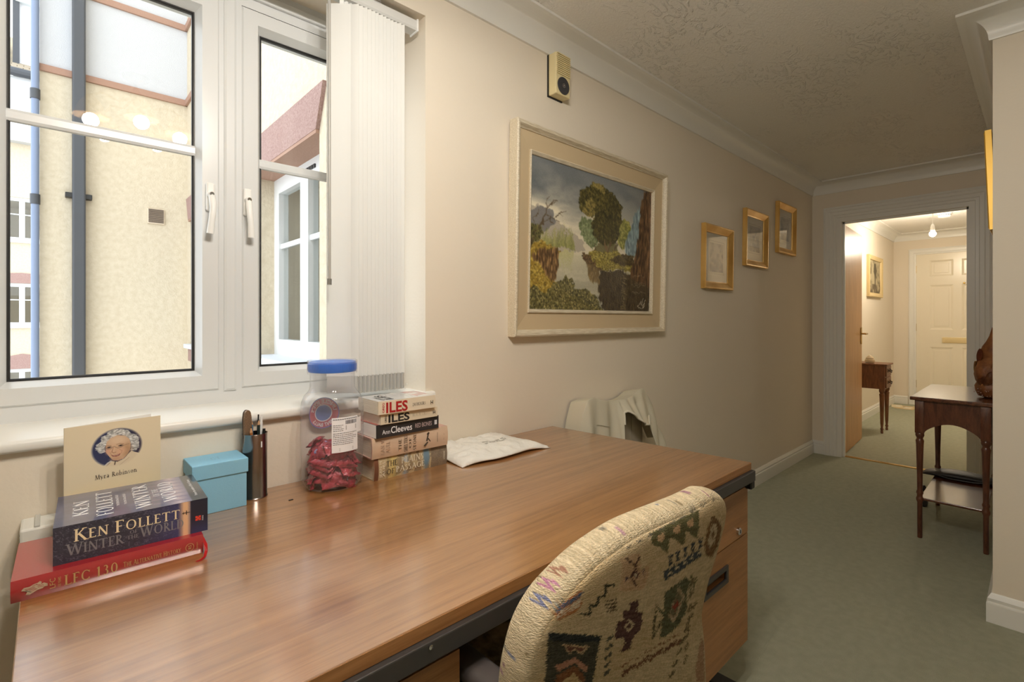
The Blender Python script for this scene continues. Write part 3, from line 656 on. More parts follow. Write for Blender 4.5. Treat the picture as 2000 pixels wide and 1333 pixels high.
bm = nbm(); f = bm.faces.new([bm.verts.new((.012+.03*x, -.0049, .0085+.0175*y)) for x, y in bird]); bmesh.ops.triangulate(bm, faces=[f]); be = obj('bird_emblem', bm, mat('silver_foil', (206, 190, 166), .35, .3), rb)
bm = nbm()
for p0, p1 in (((.12, .56), (.5, .62)), ((.16, .48), (.52, .52)), ((.3, .42), (.56, .42)), ((.55, .78), (.72, .66)), ((.6, .62), (.84, .62)), ((.62, .5), (.86, .48)), ((.36, .28), (.6, .38)), ((.4, .72), (.6, .8))):
    bm.faces.new([bm.verts.new((.012+.03*x, -.0051, .0085+.0175*y+d)) for x, y, d in ((*p0, -.0003), (*p1, -.0003), (*p1, .0003), (*p0, .0003))])
obj('feather_lines', bm, MATS['red_cloth'], be)
bm = nbm()
for k in range(40):
    a0, a1 = 2*PI*k/40, 2*PI*(k+1)/40
    vs_ = [bm.verts.new((.234+r*math.cos(a)*1.02, -.0049, .0175+r*math.sin(a)*1.1)) for a, r in ((a0, .0066), (a1, .0066), (a1, .0058), (a0, .0058))]
    bm.faces.new(vs_)
obj('publisher_ring', bm, M_gold, rb)
q = sans_text('RS'); lettering('publisher_initials', q[0], flat_map((.2366, -.0049, .0137), (0, 0, 1), (-1, 0, 0), .0076/q[1], .0052), M_gold, rb)
q = sans_text('Reachsport'); lettering('publisher_name', q[0], flat_map((.2466, -.0045, .011), (0, 0, 1), (-1, 0, 0), .013/q[1], .0026), M_gold, rb)
bm = nbm(); pr_ = [(.2475, .03, .0305), (.2555, .008, .027), (.2585, -.008, .0185), (.2575, -.020, .009), (.2535, -.029, .0025), (.246, -.035, .0012), (.239, -.036, .0010)]; rw = []
for k, p in enumerate(pr_):
    f_ = min(1, max(0, (k-2)/3)); rw.append((bm.verts.new((p[0]-.0030*(1-f_)-.0012*f_, p[1]+.0026*f_, p[2]+.0012*(1-f_))), bm.verts.new((p[0]+.0030*(1-f_)+.0012*f_, p[1]-.0026*f_, p[2]-.0012*(1-f_)))))
for a, b in zip(rw, rw[1:]): bm.faces.new((a[0], a[1], b[1], b[0]))
bmesh.ops.solidify(bm, geom=list(bm.faces), thickness=.0006)
obj('ribbon_marker', bm, mat('red_ribbon', (206, 20, 24), .35), rb)
# dark novel on top of it
KT, KL, KD = .062, .219, .188
kb = book('paperback_book', 'thick dark blue novel lying on the red hardback', KL, KD, KT, (.005, 1.108, DT+RT), math.radians(-2.6), (58, 62, 84), M_page)
cv = Canvas(240, 70, (52, 52, 66)); n1 = cv.fbm(30, 12, 3); n2 = cv.fbm(60, 20, 9)
cv.a += ((np.abs(n1-.5) < .02)*40)[..., None]+(n2[..., None]-.5)*26
cv.blend(np.clip((cv.x-.5)/.28, 0, 1)*.6, (66, 70, 128)); cv.blend(np.clip(1-np.abs(cv.x-.835)/.055, 0, 1)*1.3, (226, 186, 148))
cv.blend(np.clip((cv.x-.868)/.006, 0, 1), (34, 34, 50)); cv.blend(np.clip((cv.x-.87)/.01, 0, 1)*np.clip((cv.y-.55)*2, 0, 1)*.7, (64, 72, 122))
print_sheet('spine_print', cv, (0, -.0003, KT), (KL, 0, 0), (0, 0, -KT), M_vprint, kb)
q = stroke_text([('K', 1.25, -.06), ('EN ', 1, 0), ('F', 1.25, -.06), ('OLLETT', 1, 0)], .12); lettering('author_name', q[0], spine_map(.026, .034, fit(q, .148), .0165), M_cream_ink, kb)
q = stroke_text([('W', 1.15, 0), ('INTER', 1, 0)], .08); lettering('spine_title', q[0], spine_map(.017, .012, fit(q, .074), .0165), M_grey_ink, kb)
q = stroke_text([('OF', 1, 0)], .08); lettering('spine_title', q[0], spine_map(.1, .0255, fit(q, .011), .006), M_grey_ink, kb)
q = stroke_text([('THE', 1, 0)], .08); lettering('spine_title', q[0], spine_map(.096, .0165, fit(q, .017), .0065), M_grey_ink, kb)
q = stroke_text([('W', 1.15, 0), ('ORLD', 1, 0)], .08); lettering('spine_title', q[0], spine_map(.115, .0155, fit(q, .066), .0165), M_grey_ink, kb)
q = sans_text('PAN'); lettering('publisher_name', q[0], flat_map((.212, -.0006, .021), (0, 0, 1), (-1, 0, 0), .009/q[1], .0026), M_white_ink, kb)
bm = nbm()
for i, j in ((0, 0), (1, 1), (0, 1), (1, 0), (.5, .5)): box(bm, .199+.005*i, .2028+.005*i, -.0008, -.0004, .0225+.005*j, .0262+.005*j)
obj('publisher_mark', bm, mat('orange_red_ink', (226, 70, 50), .5), kb)
bm = nbm(); box(bm, .178, .190, -.0008, -.0004, .0415, .0424); box(bm, .184, .1852, -.0008, -.0004, .038, .046); box(bm, .1795, .1802, -.0008, -.0004, .0395, .0445); obj('aeroplane_silhouette', bm, M_black_ink, kb)
cv = Canvas(200, 160, (66, 76, 116)); n1 = cv.fbm(6, 8, 5)
cv.blend(np.clip((cv.x-.1)/.5, 0, 1)*.5, (52, 62, 118)); cv.a += (n1[..., None]-.5)*40
cv.blend(np.clip(1-np.abs(cv.x-.8)/.14, 0, 1), (206, 186, 200)); 
for k in range(7): cv.blend((np.abs(cv.y-.1-.13*k-.15*(cv.x-.7)) < .018)*(cv.x > .62)*(cv.x < .88)*.7, (120, 112, 150))
cv.blend(np.clip((cv.x-.88)/.01, 0, 1), (34, 34, 50))
print_sheet('front_print', cv, (0, KD, KT+.0002), (KL, 0, 0), (0, -KD, 0), M_vgloss, kb)
for txt, x, y0, wd, h in (('KEN', .045, .042, .09, .022), ('FOLLETT', .079, .018, .15, .024), ('WINTER', .135, .018, .152, .025), ('OF THE', .150, .072, .05, .010), ('WORLD', .176, .026, .138, .024)):
    q = stroke_text([(txt, 1, 0)], .1); lettering('front_title', q[0], cover_map(x, y0, KT, wd/q[1], h), M_white_ink, kb)
for x in (.088, .099): 
    q = sans_text('THE INTERNATIONAL BESTSELLER'); lettering('front_blurb', q[0], cover_map(x, .06, KT, .07/q[1], .004), M_white_ink, kb)
q = sans_text('From the author of Fall of Giants'); lettering('front_blurb', q[0], cover_map(.207, .03, KT, .12/q[1], .005), M_white_ink, kb)

# pile of five beside the jar
zz = DT; PG = 'books piled beside the sweet jar'
b1 = book('hardback_book', 'bottom book of the pile with a stone-patterned spine', .243, .128, .061, (.643, 1.236, zz), math.radians(1.2), mat('stone_jacket', (186, 168, 140), .5), M_page, True, PG)
cv = Canvas(220, 60, (190, 172, 138)); nn = cv.fbm(8, 3, 21); st = np.sin((cv.x*46+nn*9+cv.y*3)); cv.blend((st > .2)*.55*(cv.x > .1), (120, 104, 84))
cv.blend(np.clip(1-np.abs(cv.x-.23)/.09, 0, 1)*.8, (214, 194, 120)); cv.blend(np.clip(1-np.abs(cv.x-.40)/.05, 0, 1)*.9*(nn > .4), (150, 170, 196))
cv.blend(np.clip(1-np.hypot((cv.x-.69)/.06, (cv.y-.35)/.8), 0, 1)*2, (112, 142, 164)); cv.blend((cv.x > .76)*.85, (122, 110, 96)); cv.a += (RNG.random((60, 220, 1))-.5)*34*(cv.x > .74)[..., None]
cv.blend((cv.x < .055)*1., (112, 72, 52)); 
pos_s, pos_t = np.meshgrid(np.linspace(0, 1, 220), np.linspace(0, 1, 60))
def bow(T, L): return np.stack([pos_s*L, -.0043*np.sin(PI*(1-pos_t))-.0002, (1-pos_t)*T], -1)
obj('spine_print', grid_mesh('spine_print', bow(.061, .243), cv.linear()), M_vprint, b1)
cmk = mat('pale_title_ink', (232, 226, 206), .5)
q = stroke_text([('THE ', 1, 0)], .1); lettering('spine_title', q[0], spine_map(.036, .033, .034/q[1]*1.15, .0155, .0052), M_brown_ink, b1)
q = stroke_text([('PLAINS', 1, 0)], .1); lettering('spine_title', q[0], spine_map(.083, .033, .074/q[1], .0175, .0052), cmk, b1)
q = stroke_text([('OF', 1, 0)], .1); lettering('spine_title', q[0], spine_map(.036, .012, .025/q[1], .014, .0052), M_brown_ink, b1)
q = stroke_text([('PASSAGE', 1, 0)], .1); lettering('spine_title', q[0], spine_map(.066, .012, .094/q[1], .0165, .0052), cmk, b1)
for x, t in ((.022, 'JEAN M'), (.031, 'AUEL')):
    q = sans_text(t); lettering('author_name', q[0], flat_map((x, -.0052, .008), (0, 0, 1), (-1, 0, 0), .044/q[1], .0075), cmk, b1)
q = sans_text('HODDER'); lettering('publisher_name', q[0], flat_map((.234, -.0046, .016), (0, 0, 1), (-1, 0, 0), .026/q[1], .005), cmk, b1)
zz += .061
b2 = book('hardback_book', 'faded pink hardback second from the bottom of the pile', .246, .13, .057, (.634, 1.231, zz), math.radians(-.6), mat('faded_pink_jacket', (206, 170, 156), .55, var=(198, 160, 146), scale=14), M_page, True, PG)
cv = Canvas(60, 40, (208, 182, 158)); nn = cv.fbm(4, 3, 2); cv.a += (nn[..., None]-.5)*16
s2, t2 = np.meshgrid(np.linspace(0, 1, 60), np.linspace(0, 1, 40))
obj('spine_print', grid_mesh('spine_print', np.stack([s2*.246, -.0043*np.sin(PI*(1-t2))-.0002, (1-t2)*.057], -1), cv.linear()), M_vprint, b2)
for x, t, h, ink in ((.035, 'JEAN M', .01, 'p'), (.052, 'AUEL', .011, 'p'), (.088, 'THE', .009, 'd'), (.107, 'SHELTERS', .011, 'd'), (.119, 'OF', .007, 'd'), (.135, 'STONE', .009, 'd')):
    q = stroke_text([(t, 1, 0)], .1); wd = .045 if len(t) > 4 else .03
    lettering('spine_title', q[0], flat_map((x, -.0052, .028-wd/2), (0, 0, 1), (-1, 0, 0), wd/q[1], h), M_brown_ink if ink == 'd' else mat('faded_ink', (176, 150, 132), .6), b2)
bm = nbm(); 
for p in ([(.16, .012), (.172, .022), (.176, .02), (.165, .009)], [(.168, .024), (.174, .045), (.178, .045), (.174, .024)], [(.174, .03), (.182, .02), (.184, .022), (.177, .032)], [(.17, .044), (.176, .05), (.181, .046), (.176, .042)]):
    bm.faces.new([bm.verts.new((x, -.0052, z)) for x, z in p])
obj('spine_drawing', bm, M_brown_ink, b2)
obj('spine_rule', B(.2075, .2083, -.0052, -.0048, .016, .044), M_brown_ink, b2)
q = sans_text('Hodder'); lettering('publisher_name', q[0], flat_map((.233, -.0044, .018), (0, 0, 1), (-1, 0, 0), .02/q[1], .005), mat('faded_ink', (176, 150, 132), .6), b2)
zz += .057
b3 = book('paperback_book', 'black-spined paperback in the middle of the pile', .203, .126, .037, (.642, 1.219, zz), math.radians(1.0), (46, 44, 46), M_pagew, False, PG)
cv = Canvas(120, 70, (60, 56, 58)); cv.blend(np.clip((.34-cv.x)/.25, 0, 1), (196, 84, 74)); print_sheet('front_print', cv, (0, .126, .0372), (.203, 0, 0), (0, -.126, 0), M_vgloss, b3)
q = sans_text('Ann'); lettering('author_name', q[0], spine_map(.017, .009, .024/q[1], .0125), M_white_ink, b3)
q = sans_text('Cleeves', bold=.01); lettering('author_name', q[0], spine_map(.043, .009, .068/q[1], .0185), M_white_ink, b3)
q = sans_text('RED BONES'); lettering('spine_title', q[0], spine_map(.121, .012, .057/q[1], .0125), mat('pink_grey_ink', (206, 186, 186), .5), b3)
bm = nbm()
for i in range(2):
    for j in range(3): box(bm, .188+.0045*i, .1917+.0045*i, -.0008, -.0004, .012+.0045*j, .0157+.0045*j)
obj('publisher_mark', bm, M_white_ink, b3)
zz += .037
b4 = book('paperback_book', 'cream paperback with black ILES lettering on its spine', .184, .116, .029, (.651, 1.212, zz), math.radians(.6), (222, 210, 186), M_page, False, PG)
zz5 = zz+.029
b5 = book('paperback_book', 'topmost paperback of the pile with red ILES lettering', .180, .118, .036, (.640, 1.205, zz5), math.radians(-.6), (226, 214, 192), M_page, False, PG)
for b, T, L, ink, ti, tw in ((b4, .029, .184, M_black_ink, 'BLACK CROSS', .058), (b5, .036, .18, M_red_ink, '24 HOURS', .043)):
    q = sans_text('ILES', bold=.028); lettering('author_name', q[0], spine_map(.021, .004, .068/q[1], T-.008), ink, b)
    q = sans_text('GREG', bold=.012); lettering('author_name', q[0], flat_map((.0175, -.0006, .0045), (0, 0, 1), (-1, 0, 0), (T-.009)/q[1], .006), ink, b)
    q = stroke_text([(ti, 1, 0)], .1); lettering('spine_title', q[0], spine_map(.099 if b == b4 else .104, T*.36, tw/q[1], .0085), M_brown_ink if b == b5 else mat('faint_ink', (190, 178, 156), .6), b)
    bm = nbm(); box(bm, L-.016, L-.0145, -.0008, -.0004, T*.3, T*.62); box(bm, L-.0095, L-.008, -.0008, -.0004, T*.3, T*.62); box(bm, L-.016, L-.008, -.0008, -.0004, T*.42, T*.48); obj('publisher_mark', bm, M_brown_ink, b)
cv = Canvas(110, 80, (244, 244, 244)); nn = cv.fbm(5, 5, 31)
cv.blend((cv.x > .72)*(nn > .5)*.6, (206, 110, 110)); cv.line([(.45, .1), (.5, .4), (.62, .55), (.6, .9)], .008, (150, 150, 156)); cv.line([(.42, .1), (.36, .35), (.5, .6)], .006, (160, 160, 166)); cv.line([(.6, .2), (.7, .5), (.66, .8)], .01, (150, 130, 132))
print_sheet('front_print', cv, (0, .118, .0362), (.18, 0, 0), (0, -.118, 0), M_vgloss, b5)
q = sans_text('ILES', bold=.02); lettering('front_author', q[0], cover_map(.055, .012, .0362, .085/q[1], .022), M_black_ink, b5)
q = sans_text('GREG', bold=.02); lettering('front_author', q[0], cover_map(.028, .012, .0362, .06/q[1], .009), M_black_ink, b5)

# ------------------------------------------------------------------ sweet jar
JX, JY, JR = .550, 1.285, .079
M_clear = mat_clear('clear_plastic', (253, 253, 255), .03, 1.45, 1.0, .05)
jar = thing('sweet_jar', 'tall clear plastic sweet jar with blue screw lid', 'jar', (JX, JY, DT))
jp = [(.0, .003), (.05, .001), (.066, .004), (.0735, .014), (.076, .03), (.0765, .06), (.0775, .1), (JR, .14), (JR, .205), (.077, .225), (.071, .24), (.062, .25), (.0575, .257), (.056, .262), (.056, .31)]
bm = nbm(); lathe(bm, jp, 56, cap=False); obj('jar_body', bm, M_clear, jar, smooth='all')
bm = nbm(); lathe(bm, [(.0585, .302), (.0605, .303), (.061, .306), (.061, .324), (.0595, .328), (.055, .3295), (.002, .3305)], 56, cap=True); lid = obj('lid', bm, mat('blue_plastic_lid', (24, 104, 206), .3), jar, smooth=True)
bm = nbm()
for k in range(72):
    a = 2*PI*k/72; bmesh.ops.create_cube(bm, size=1, matrix=Matrix.Translation((.0612*math.cos(a), .0612*math.sin(a), .315)) @ Matrix.Rotation(a, 4, 'Z') @ Matrix.Diagonal((.001, .0022, .016, 1)))
obj('lid_ribs', bm, MATS['blue_plastic_lid'], lid)
bm = nbm(); lathe(bm, [(.0622, .297), (.0632, .301), (.0632, .331), (.061, .332), (.0605, .301)], 48, cap=False); obj('clear_rim', bm, M_clear, jar, smooth=True)
va = math.atan2(-JY, -JX)                          # direction from the jar towards the viewer
def wrap(r, a_mid, zc, sgn=1):
    return lambda x, y: Vector((r*math.cos(a_mid+sgn*x/r), r*math.sin(a_mid+sgn*x/r), zc+y))
def wrapped_disc(name, r0, r1, wr, m, parent, seg=40):
    bm = nbm(); rings = []
    for r in ([r0, (r0+r1)/2, r1] if r0 > 0 else [.0005, r1*.35, r1*.7, r1]): rings.append([bm.verts.new(wr(r*math.cos(2*PI*k/seg), r*math.sin(2*PI*k/seg))) for k in range(seg)])
    for a, b in zip(rings, rings[1:]):
        for k in range(seg): bm.faces.new((a[k], a[(k+1) % seg], b[(k+1) % seg], b[k]))
    return obj(name, bm, m, parent)
def half_clear(name, rgb, al):
    m = mat(name, rgb, .5); n = m.node_tree.nodes; l = m.node_tree.links
    t = n.new('ShaderNodeBsdfTransparent'); x = n.new('ShaderNodeMixShader'); x.inputs[0].default_value = al
    l.new(t.outputs[0], x.inputs[1]); l.new(n['Principled BSDF'].outputs[0], x.inputs[2]); l.new(x.outputs[0], n['Material Output'].inputs[0]); return m
am = va+PI+.32                                      # round badge printed on the far side, seen through the jar
badge = wrapped_disc('round_badge', .0405, .043, wrap(JR-.0012, am, .180), half_clear('badge_blue', (120, 132, 200), .85), jar)
wrapped_disc('badge_ring', .024, .0405, wrap(JR-.0014, am, .180), half_clear('badge_red', (206, 120, 134), .85), badge)
wrapped_disc('badge_line', .0215, .024, wrap(JR-.0014, am, .180), half_clear('badge_white', (240, 240, 246), .9), badge)
wrapped_disc('badge_centre', 0, .0215, wrap(JR-.0014, am, .180), half_clear('badge_mid_blue', (136, 160, 220), .85), badge)
def arc_text(polys, w, rad, a_c, wr, up=1):
    def f(x, y):
        if up > 0: a = a_c-(x-w/2)/rad; r = rad+y
        else: a = a_c+(x-w/2)/rad; r = rad-y
        return wr(r*math.cos(a), r*math.sin(a))
    return f
for txt, ac, up in (("UNCLE JOE'S", PI/2, 1), ('MINT BALLS', -PI/2, -1)):
    P, w_ = sans_text(txt, .0098, .02); wr = wrap(JR-.002, am, .180)
    lettering('badge_lettering', P, arc_text(P, w_, .0275 if up > 0 else .0375, ac, wr, up), half_clear('badge_white', (240, 240, 246), .9), badge)
al = va+.42                                        # white paper sticker on the near side
wl_ = lambda x, y: wrap(JR+.0007, al, .108)(x*1.45, y)
bm = nbm(); NX = 16
vs0 = [[bm.verts.new(wl_(-.0245+.049*i/NX, -.004+.088*j)) for i in range(NX+1)] for j in (0, 1)]
for i in range(NX): bm.faces.new((vs0[0][i], vs0[0][i+1], vs0[1][i+1], vs0[1][i]))
stk = obj('paper_sticker', bm, mat('white_sticker', (240, 240, 244), .5), jar)
wl2 = lambda x, y: wrap(JR+.0012, al, .108)(x*1.45, y); bm = nbm()
def ink(bm, x0, x1, y0, y1): bm.faces.new([bm.verts.new(wl2(x, y)) for x, y in ((x0, y0), (x1, y0), (x1, y1), (x0, y1))])
rr = random.Random(5); x = -.001
while x < .021:
    w_ = rr.choice((.0004, .0007, .0011)); ink(bm, x, x+w_, .066, .0755); x += w_+rr.choice((.0004, .0007))
for j in range(11):
    x = -.0225; y = .064-.0046*j; end = (.0-.003 if j < 4 else .0215)-rr.random()*.008
    if 4 <= j: y -= .002
    while x < end:
        w_ = .0012+.0028*rr.random(); ink(bm, x, min(x+w_, end), y, y+.0013); x += w_+.0008
x = -.0225
while x < .02: ink(bm, x, x+.003, .0785, .0803); x += .0038
for j in range(3): ink(bm, -.012, .014, .006-.003*j, .0068-.003*j)
obj('sticker_print', bm, mat('grey_print', (86, 86, 94), .6), stk)
bm = nbm(); ink(bm, -.001, .0205, .0515, .063); obj('sticker_patch', bm, mat('grey_patch', (190, 188, 190), .6), stk)
bm = nbm(); wl3 = wrap(JR+.0006, al+.62, .108)
v_ = [[bm.verts.new(wl3(-.02+.022*i/6, .04+.038*j)) for i in range(7)] for j in (0, 1)]
for i in range(6): bm.faces.new((v_[0][i], v_[0][i+1], v_[1][i+1], v_[1][i]))
obj('paper_sticker', bm, mat('white_sticker', (240, 240, 244), .5), jar)
# wrapped sweets
M_wrap = mat('red_foil_wrapper', (184, 62, 78), .3, .1, var=(142, 34, 52), scale=60, bump=.5, bscale=90, coat=.5)
bm = nbm(); nx, ny = 12, 8; top, bot = [], []
for j in range(ny+1):
    ra, rb_ = [], []
    for i in range(nx+1):
        u, v = -1+2*i/nx, -1+2*j/ny; x, y = u*.031, v*.021
        h = .0065*max(0, (1-abs(u)**3))*max(0, (1-v*v))**.5+.0004; cr = .0022*math.sin(9*u+3*v)*math.sin(7*v+2)
        zz_ = .003*math.sin(5*v) if abs(u) > .8 else 0
        ra.append(bm.verts.new((x+.0015*math.sin(14*v)*(abs(u) > .9), y, h+cr+zz_))); rb_.append(bm.verts.new((x, y, -h+cr+zz_)))
    top.append(ra); bot.append(rb_)
for j in range(ny):
    for i in range(nx):
        bm.faces.new((top[j][i], top[j][i+1], top[j+1][i+1], top[j+1][i])); bm.faces.new((bot[j][i], bot[j+1][i], bot[j+1][i+1], bot[j][i+1]))
for i in range(nx):
    bm.faces.new((top[0][i], bot[0][i], bot[0][i+1], top[0][i+1])); bm.faces.new((top[ny][i], top[ny][i+1], bot[ny][i+1], bot[ny][i]))
sw0 = tag(obj('wrapped_sweet', bm, M_wrap, smooth='all'), 'red foil wrapped sweet inside the clear jar', 'sweet', 'wrapped sweets in the jar')
bm = nbm(); lathe(bm, [(.0002, .0074), (.0055, .0072), (.0078, .0064)], 18, cap=False, squash=.8)
emb0 = obj('printed_emblem', bm, mat('blue_white_emblem', (196, 190, 214), .35, var=(84, 84, 150), scale=260), sw0)
rg = random.Random(11); first = True; n_in = 0
for layer in range(7):
    zc = DT+.025+.0145*layer; ring = [(.045, 6), (.018, 2)]
    for rad, cnt in ring:
        for k in range(cnt):
            a = 2*PI*(k+.5*(layer % 2))/cnt+rg.uniform(-.2, .2)+layer*.4
            if layer == 6 and (k % 2): continue
            if first: s_ = sw0; first = False
            else: s_ = copy_tree(sw0)
            s_.location = (JX+rad*math.cos(a), JY+rad*math.sin(a), zc+rg.uniform(-.004, .004))
            if rad > .04: R_ = Matrix.Rotation(a+PI/2, 3, 'Z') @ Matrix.Rotation(rg.uniform(.6, 1.3), 3, 'X') @ Matrix.Rotation(rg.uniform(-.5, .5), 3, 'Z')
            else: R_ = Matrix.Rotation(rg.uniform(0, 6), 3, 'Z') @ Matrix.Rotation(rg.uniform(-.5, .5), 3, 'X')
            s_.rotation_euler = R_.to_euler()

# ------------------------------------------------------------------ padded envelope
def envelope():
    A, Bc, Cc, D_ = (.892, 1.163), (1.252, 1.15), (1.205, 1.374), (.906, 1.374)
    N, Mm = 56, 34; P = np.zeros((Mm, N, 3)); Q = np.zeros((Mm, N, 3)); rng = np.random.default_rng(4)
    cvn = Canvas(N, Mm, (0, 0, 0)); nz = cvn.fbm(7, 5, 12, 3)-.5; nz2 = cvn.fbm(16, 12, 77, 2)-.5
    for j in range(Mm):
        for i in range(N):
            s, t = i/(N-1), j/(Mm-1)
            x = (A[0]*(1-s)+Bc[0]*s)*(1-t)+(D_[0]*(1-s)+Cc[0]*s)*t; y = (A[1]*(1-s)+Bc[1]*s)*(1-t)+(D_[1]*(1-s)+Cc[1]*s)*t
            e = min(s, 1-s, t, 1-t); puff = min(1, e/.16)**.6
            y += .006*math.sin(9*s+1)*(1-t)*(1-puff)
            base = .002+.014*t+.010*(1-puff)*max(0, math.sin(PI*s))*(t < .5)+.004*max(0, math.sin(3.2*s*PI))*(1-puff)
            P[j, i] = (x, y, DT+base+.022*puff+(nz[j, i]*.016+nz2[j, i]*.011)*puff)
            Q[j, i] = (x, y, DT+max(.0006, base*.8-.0015))
    bm = nbm(); tp = [[bm.verts.new(P[j, i]) for i in range(N)] for j in range(Mm)]; bt = [[bm.verts.new(Q[j, i]) for i in range(N)] for j in range(Mm)]
    for j in range(Mm-1):
        for i in range(N-1): bm.faces.new((tp[j][i], tp[j][i+1], tp[j+1][i+1], tp[j+1][i])); bm.faces.new((bt[j][i], bt[j+1][i], bt[j+1][i+1], bt[j][i+1]))
    for i in range(N-1): bm.faces.new((bt[0][i], bt[0][i+1], tp[0][i+1], tp[0][i])); bm.faces.new((tp[-1][i], tp[-1][i+1], bt[-1][i+1], bt[-1][i]))
    for j in range(Mm-1): bm.faces.new((tp[j][0], tp[j+1][0], bt[j+1][0], bt[j][0])); bm.faces.new((bt[j][-1], bt[j+1][-1], tp[j+1][-1], tp[j][-1]))
    r = tag(obj('padded_envelope', bm, mat('white_kraft_paper', (234, 232, 226), .6, bump=.5, bscale=45), smooth='all'), 'crumpled white padded envelope lying by the book pile', 'envelope')
    bm = nbm(); rr = random.Random(3)
    def at(s, t): 
        i, j = s*(N-1), t*(Mm-1); p = P[int(j), int(i)]*.5+P[min(Mm-1, int(j)+1), min(N-1, int(i)+1)]*.5; return Vector(p)+Vector((0, 0, .0012))
    for row in range(3):
        s = .42
        while s < .8-.06*row:
            w = .01+.02*rr.random(); t = .52-.07*row
            bm.faces.new([bm.verts.new(at(a, b)) for a, b in ((s, t), (s+w, t), (s+w, t+.014), (s, t+.014))]); s += w+.012
    obj('handwriting', bm, mat('pale_ink', (182, 180, 174), .7), r)
envelope()

# ------------------------------------------------------------------ photo card, white box behind the books
wb = thing('document_box', 'flat white plastic box behind the red hardback', 'box', (-.04, 1.302, DT))
obj('body', B(0, .24, 0, .075, 0, .045, .004), mat('white_plastic', (226, 226, 220), .4), wb)
obj('lid_ridge', B(.02, .028, 0.002, .073, .0448, .049, .001), mat('grey_plastic', (196, 196, 190), .4), wb)
bm = nbm(); box(bm, -.0006, .0006, .012, .02, .03, .033); box(bm, -.0006, .0006, .012, .022, .02, .025); obj('side_label', bm, M_black_ink, wb)
CW, CHh = .163, .181; ca = math.atan2(.032, .161)
card = thing('greeting_card', 'folded cream memorial card with an oval portrait photo', 'card', (.0215, 1.305, DT+.0455), ca)
m_card = mat('cream_card', (226, 212, 182), .6)
obj('front_leaf', B(0, CW, 0, .0006, 0, CHh), m_card, card)
o = obj('back_leaf', B(0, CW, 0, .0006, 0, CHh), mat('white_card', (232, 230, 228), .6), card, rot=(0, 0, math.radians(14)))
def portrait():
    Wd, Hd = 250, 230; base = (226, 212, 182); p = Canvas(Wd, Hd, (44, 50, 84)); X, Y = p.x, p.y
    def k(x, y): return (x-130)/1575, (y-318+(x-130)*.116)/1700/.82       # spots measured on the photographed card
    def K(pts): return [k(*q) for q in pts]
    cx, cy = k(955, 725); rx, ry = .273, .272
    p.blend(np.clip((X-.55)*5, 0, 1)*.7, (58, 46, 58)); p.blend(np.clip((.36-X)*5, 0, 1)*np.clip((Y-.3)*4, 0, 1)*.6, (56, 74, 116))
    hm = p.poly(K([(745, 800), (690, 830), (640, 790), (605, 720), (625, 650), (690, 600), (690, 510), (780, 480), (800, 420), (900, 380), (1020, 372), (1140, 410), (1190, 480), (1260, 490), (1310, 560), (1320, 660), (1320, 740), (1285, 790), (1260, 815), (1180, 810), (1190, 700), (1150, 560), (1000, 470), (850, 540), (790, 600), (750, 700)]), (190, 190, 186))
    hm |= p.poly(K([(800, 560), (790, 470), (900, 400), (1040, 390), (1150, 440), (1190, 560), (1100, 520), (1000, 475), (900, 500)]), (196, 196, 192))
    p.dabs(hm, 700, 3.2, [(226, 226, 222), (150, 150, 146), (200, 200, 196), (110, 110, 110), (236, 236, 234)], 5, .45, .6)
    fm = p.poly(K([(760, 700), (780, 610), (850, 540), (960, 490), (1080, 510), (1150, 570), (1180, 680), (1165, 790), (1120, 880), (1050, 960), (960, 985), (880, 970), (820, 900), (770, 820)]), (206, 172, 140))
    for q, r1, r2, c, al in (((960, 590), .09, .06, (224, 198, 168), .8), ((1120, 800), .05, .09, (168, 128, 92), .55), ((800, 790), .03, .05, (216, 164, 138), .7), ((1010, 800), .05, .045, (216, 172, 142), .8), ((930, 950), .06, .03, (196, 152, 122), .7), ((880, 760), .02, .06, (222, 190, 160), .6)): p.ell(*k(*q), r1, r2, c, al, 1.0)
    for q in ((815, 722), (1008, 697)): p.ell(*k(*q), .026, .013, (96, 74, 64), .85, .6); p.ell(*k(*q), .010, .011, (34, 28, 30), .95, .4)
    p.line(K([(760, 700), (800, 685), (850, 690)]), .004, (150, 118, 92), .8); p.line(K([(940, 672), (1000, 655), (1060, 668)]), .004, (150, 118, 92), .8)
    p.line(K([(740, 720), (770, 745), (800, 760), (850, 750), (872, 715), (900, 708), (925, 725), (960, 742), (1010, 735), (1050, 705), (1080, 690), (1150, 672)]), .0028, (108, 92, 80), .7)
    p.line(K([(885, 720), (868, 790), (862, 815), (890, 832), (925, 822)]), .005, (160, 112, 86), .7); p.line(K([(1015, 850), (1030, 800), (985, 770)]), .003, (160, 116, 90), .5); p.line(K([(850, 860), (835, 820)]), .003, (160, 116, 90), .5)
    p.poly(K([(845, 868), (900, 880), (960, 865), (1008, 850), (985, 890), (930, 908), (875, 902)]), (134, 66, 58), .95); p.poly(K([(865, 876), (910, 884), (985, 862), (960, 880), (905, 893)]), (220, 202, 184), .8)
    p.poly(K([(720, 1090), (790, 1010), (850, 985), (900, 1000), (960, 1010), (1060, 960), (1190, 815), (1260, 850), (1400, 900), (1400, 1150), (700, 1150)]), (224, 208, 178), .97)
    p.line(K([(735, 1085), (800, 1020), (845, 990)]), .009, (196, 194, 190), .9); p.line(K([(918, 1000), (908, 1060)]), .007, (86, 70, 58)); p.line(K([(950, 1010), (1000, 980)]), .005, (150, 110, 82), .8); p.line(K([(990, 1080), (1150, 945)]), .003, (180, 158, 130), .8); p.line(K([(760, 1090), (830, 1020)]), .004, (120, 100, 84), .7)
    d = np.hypot((X-cx)/rx, (Y-cy)/ry); a = np.clip((1.0-d)/.10, 0, 1)[..., None]
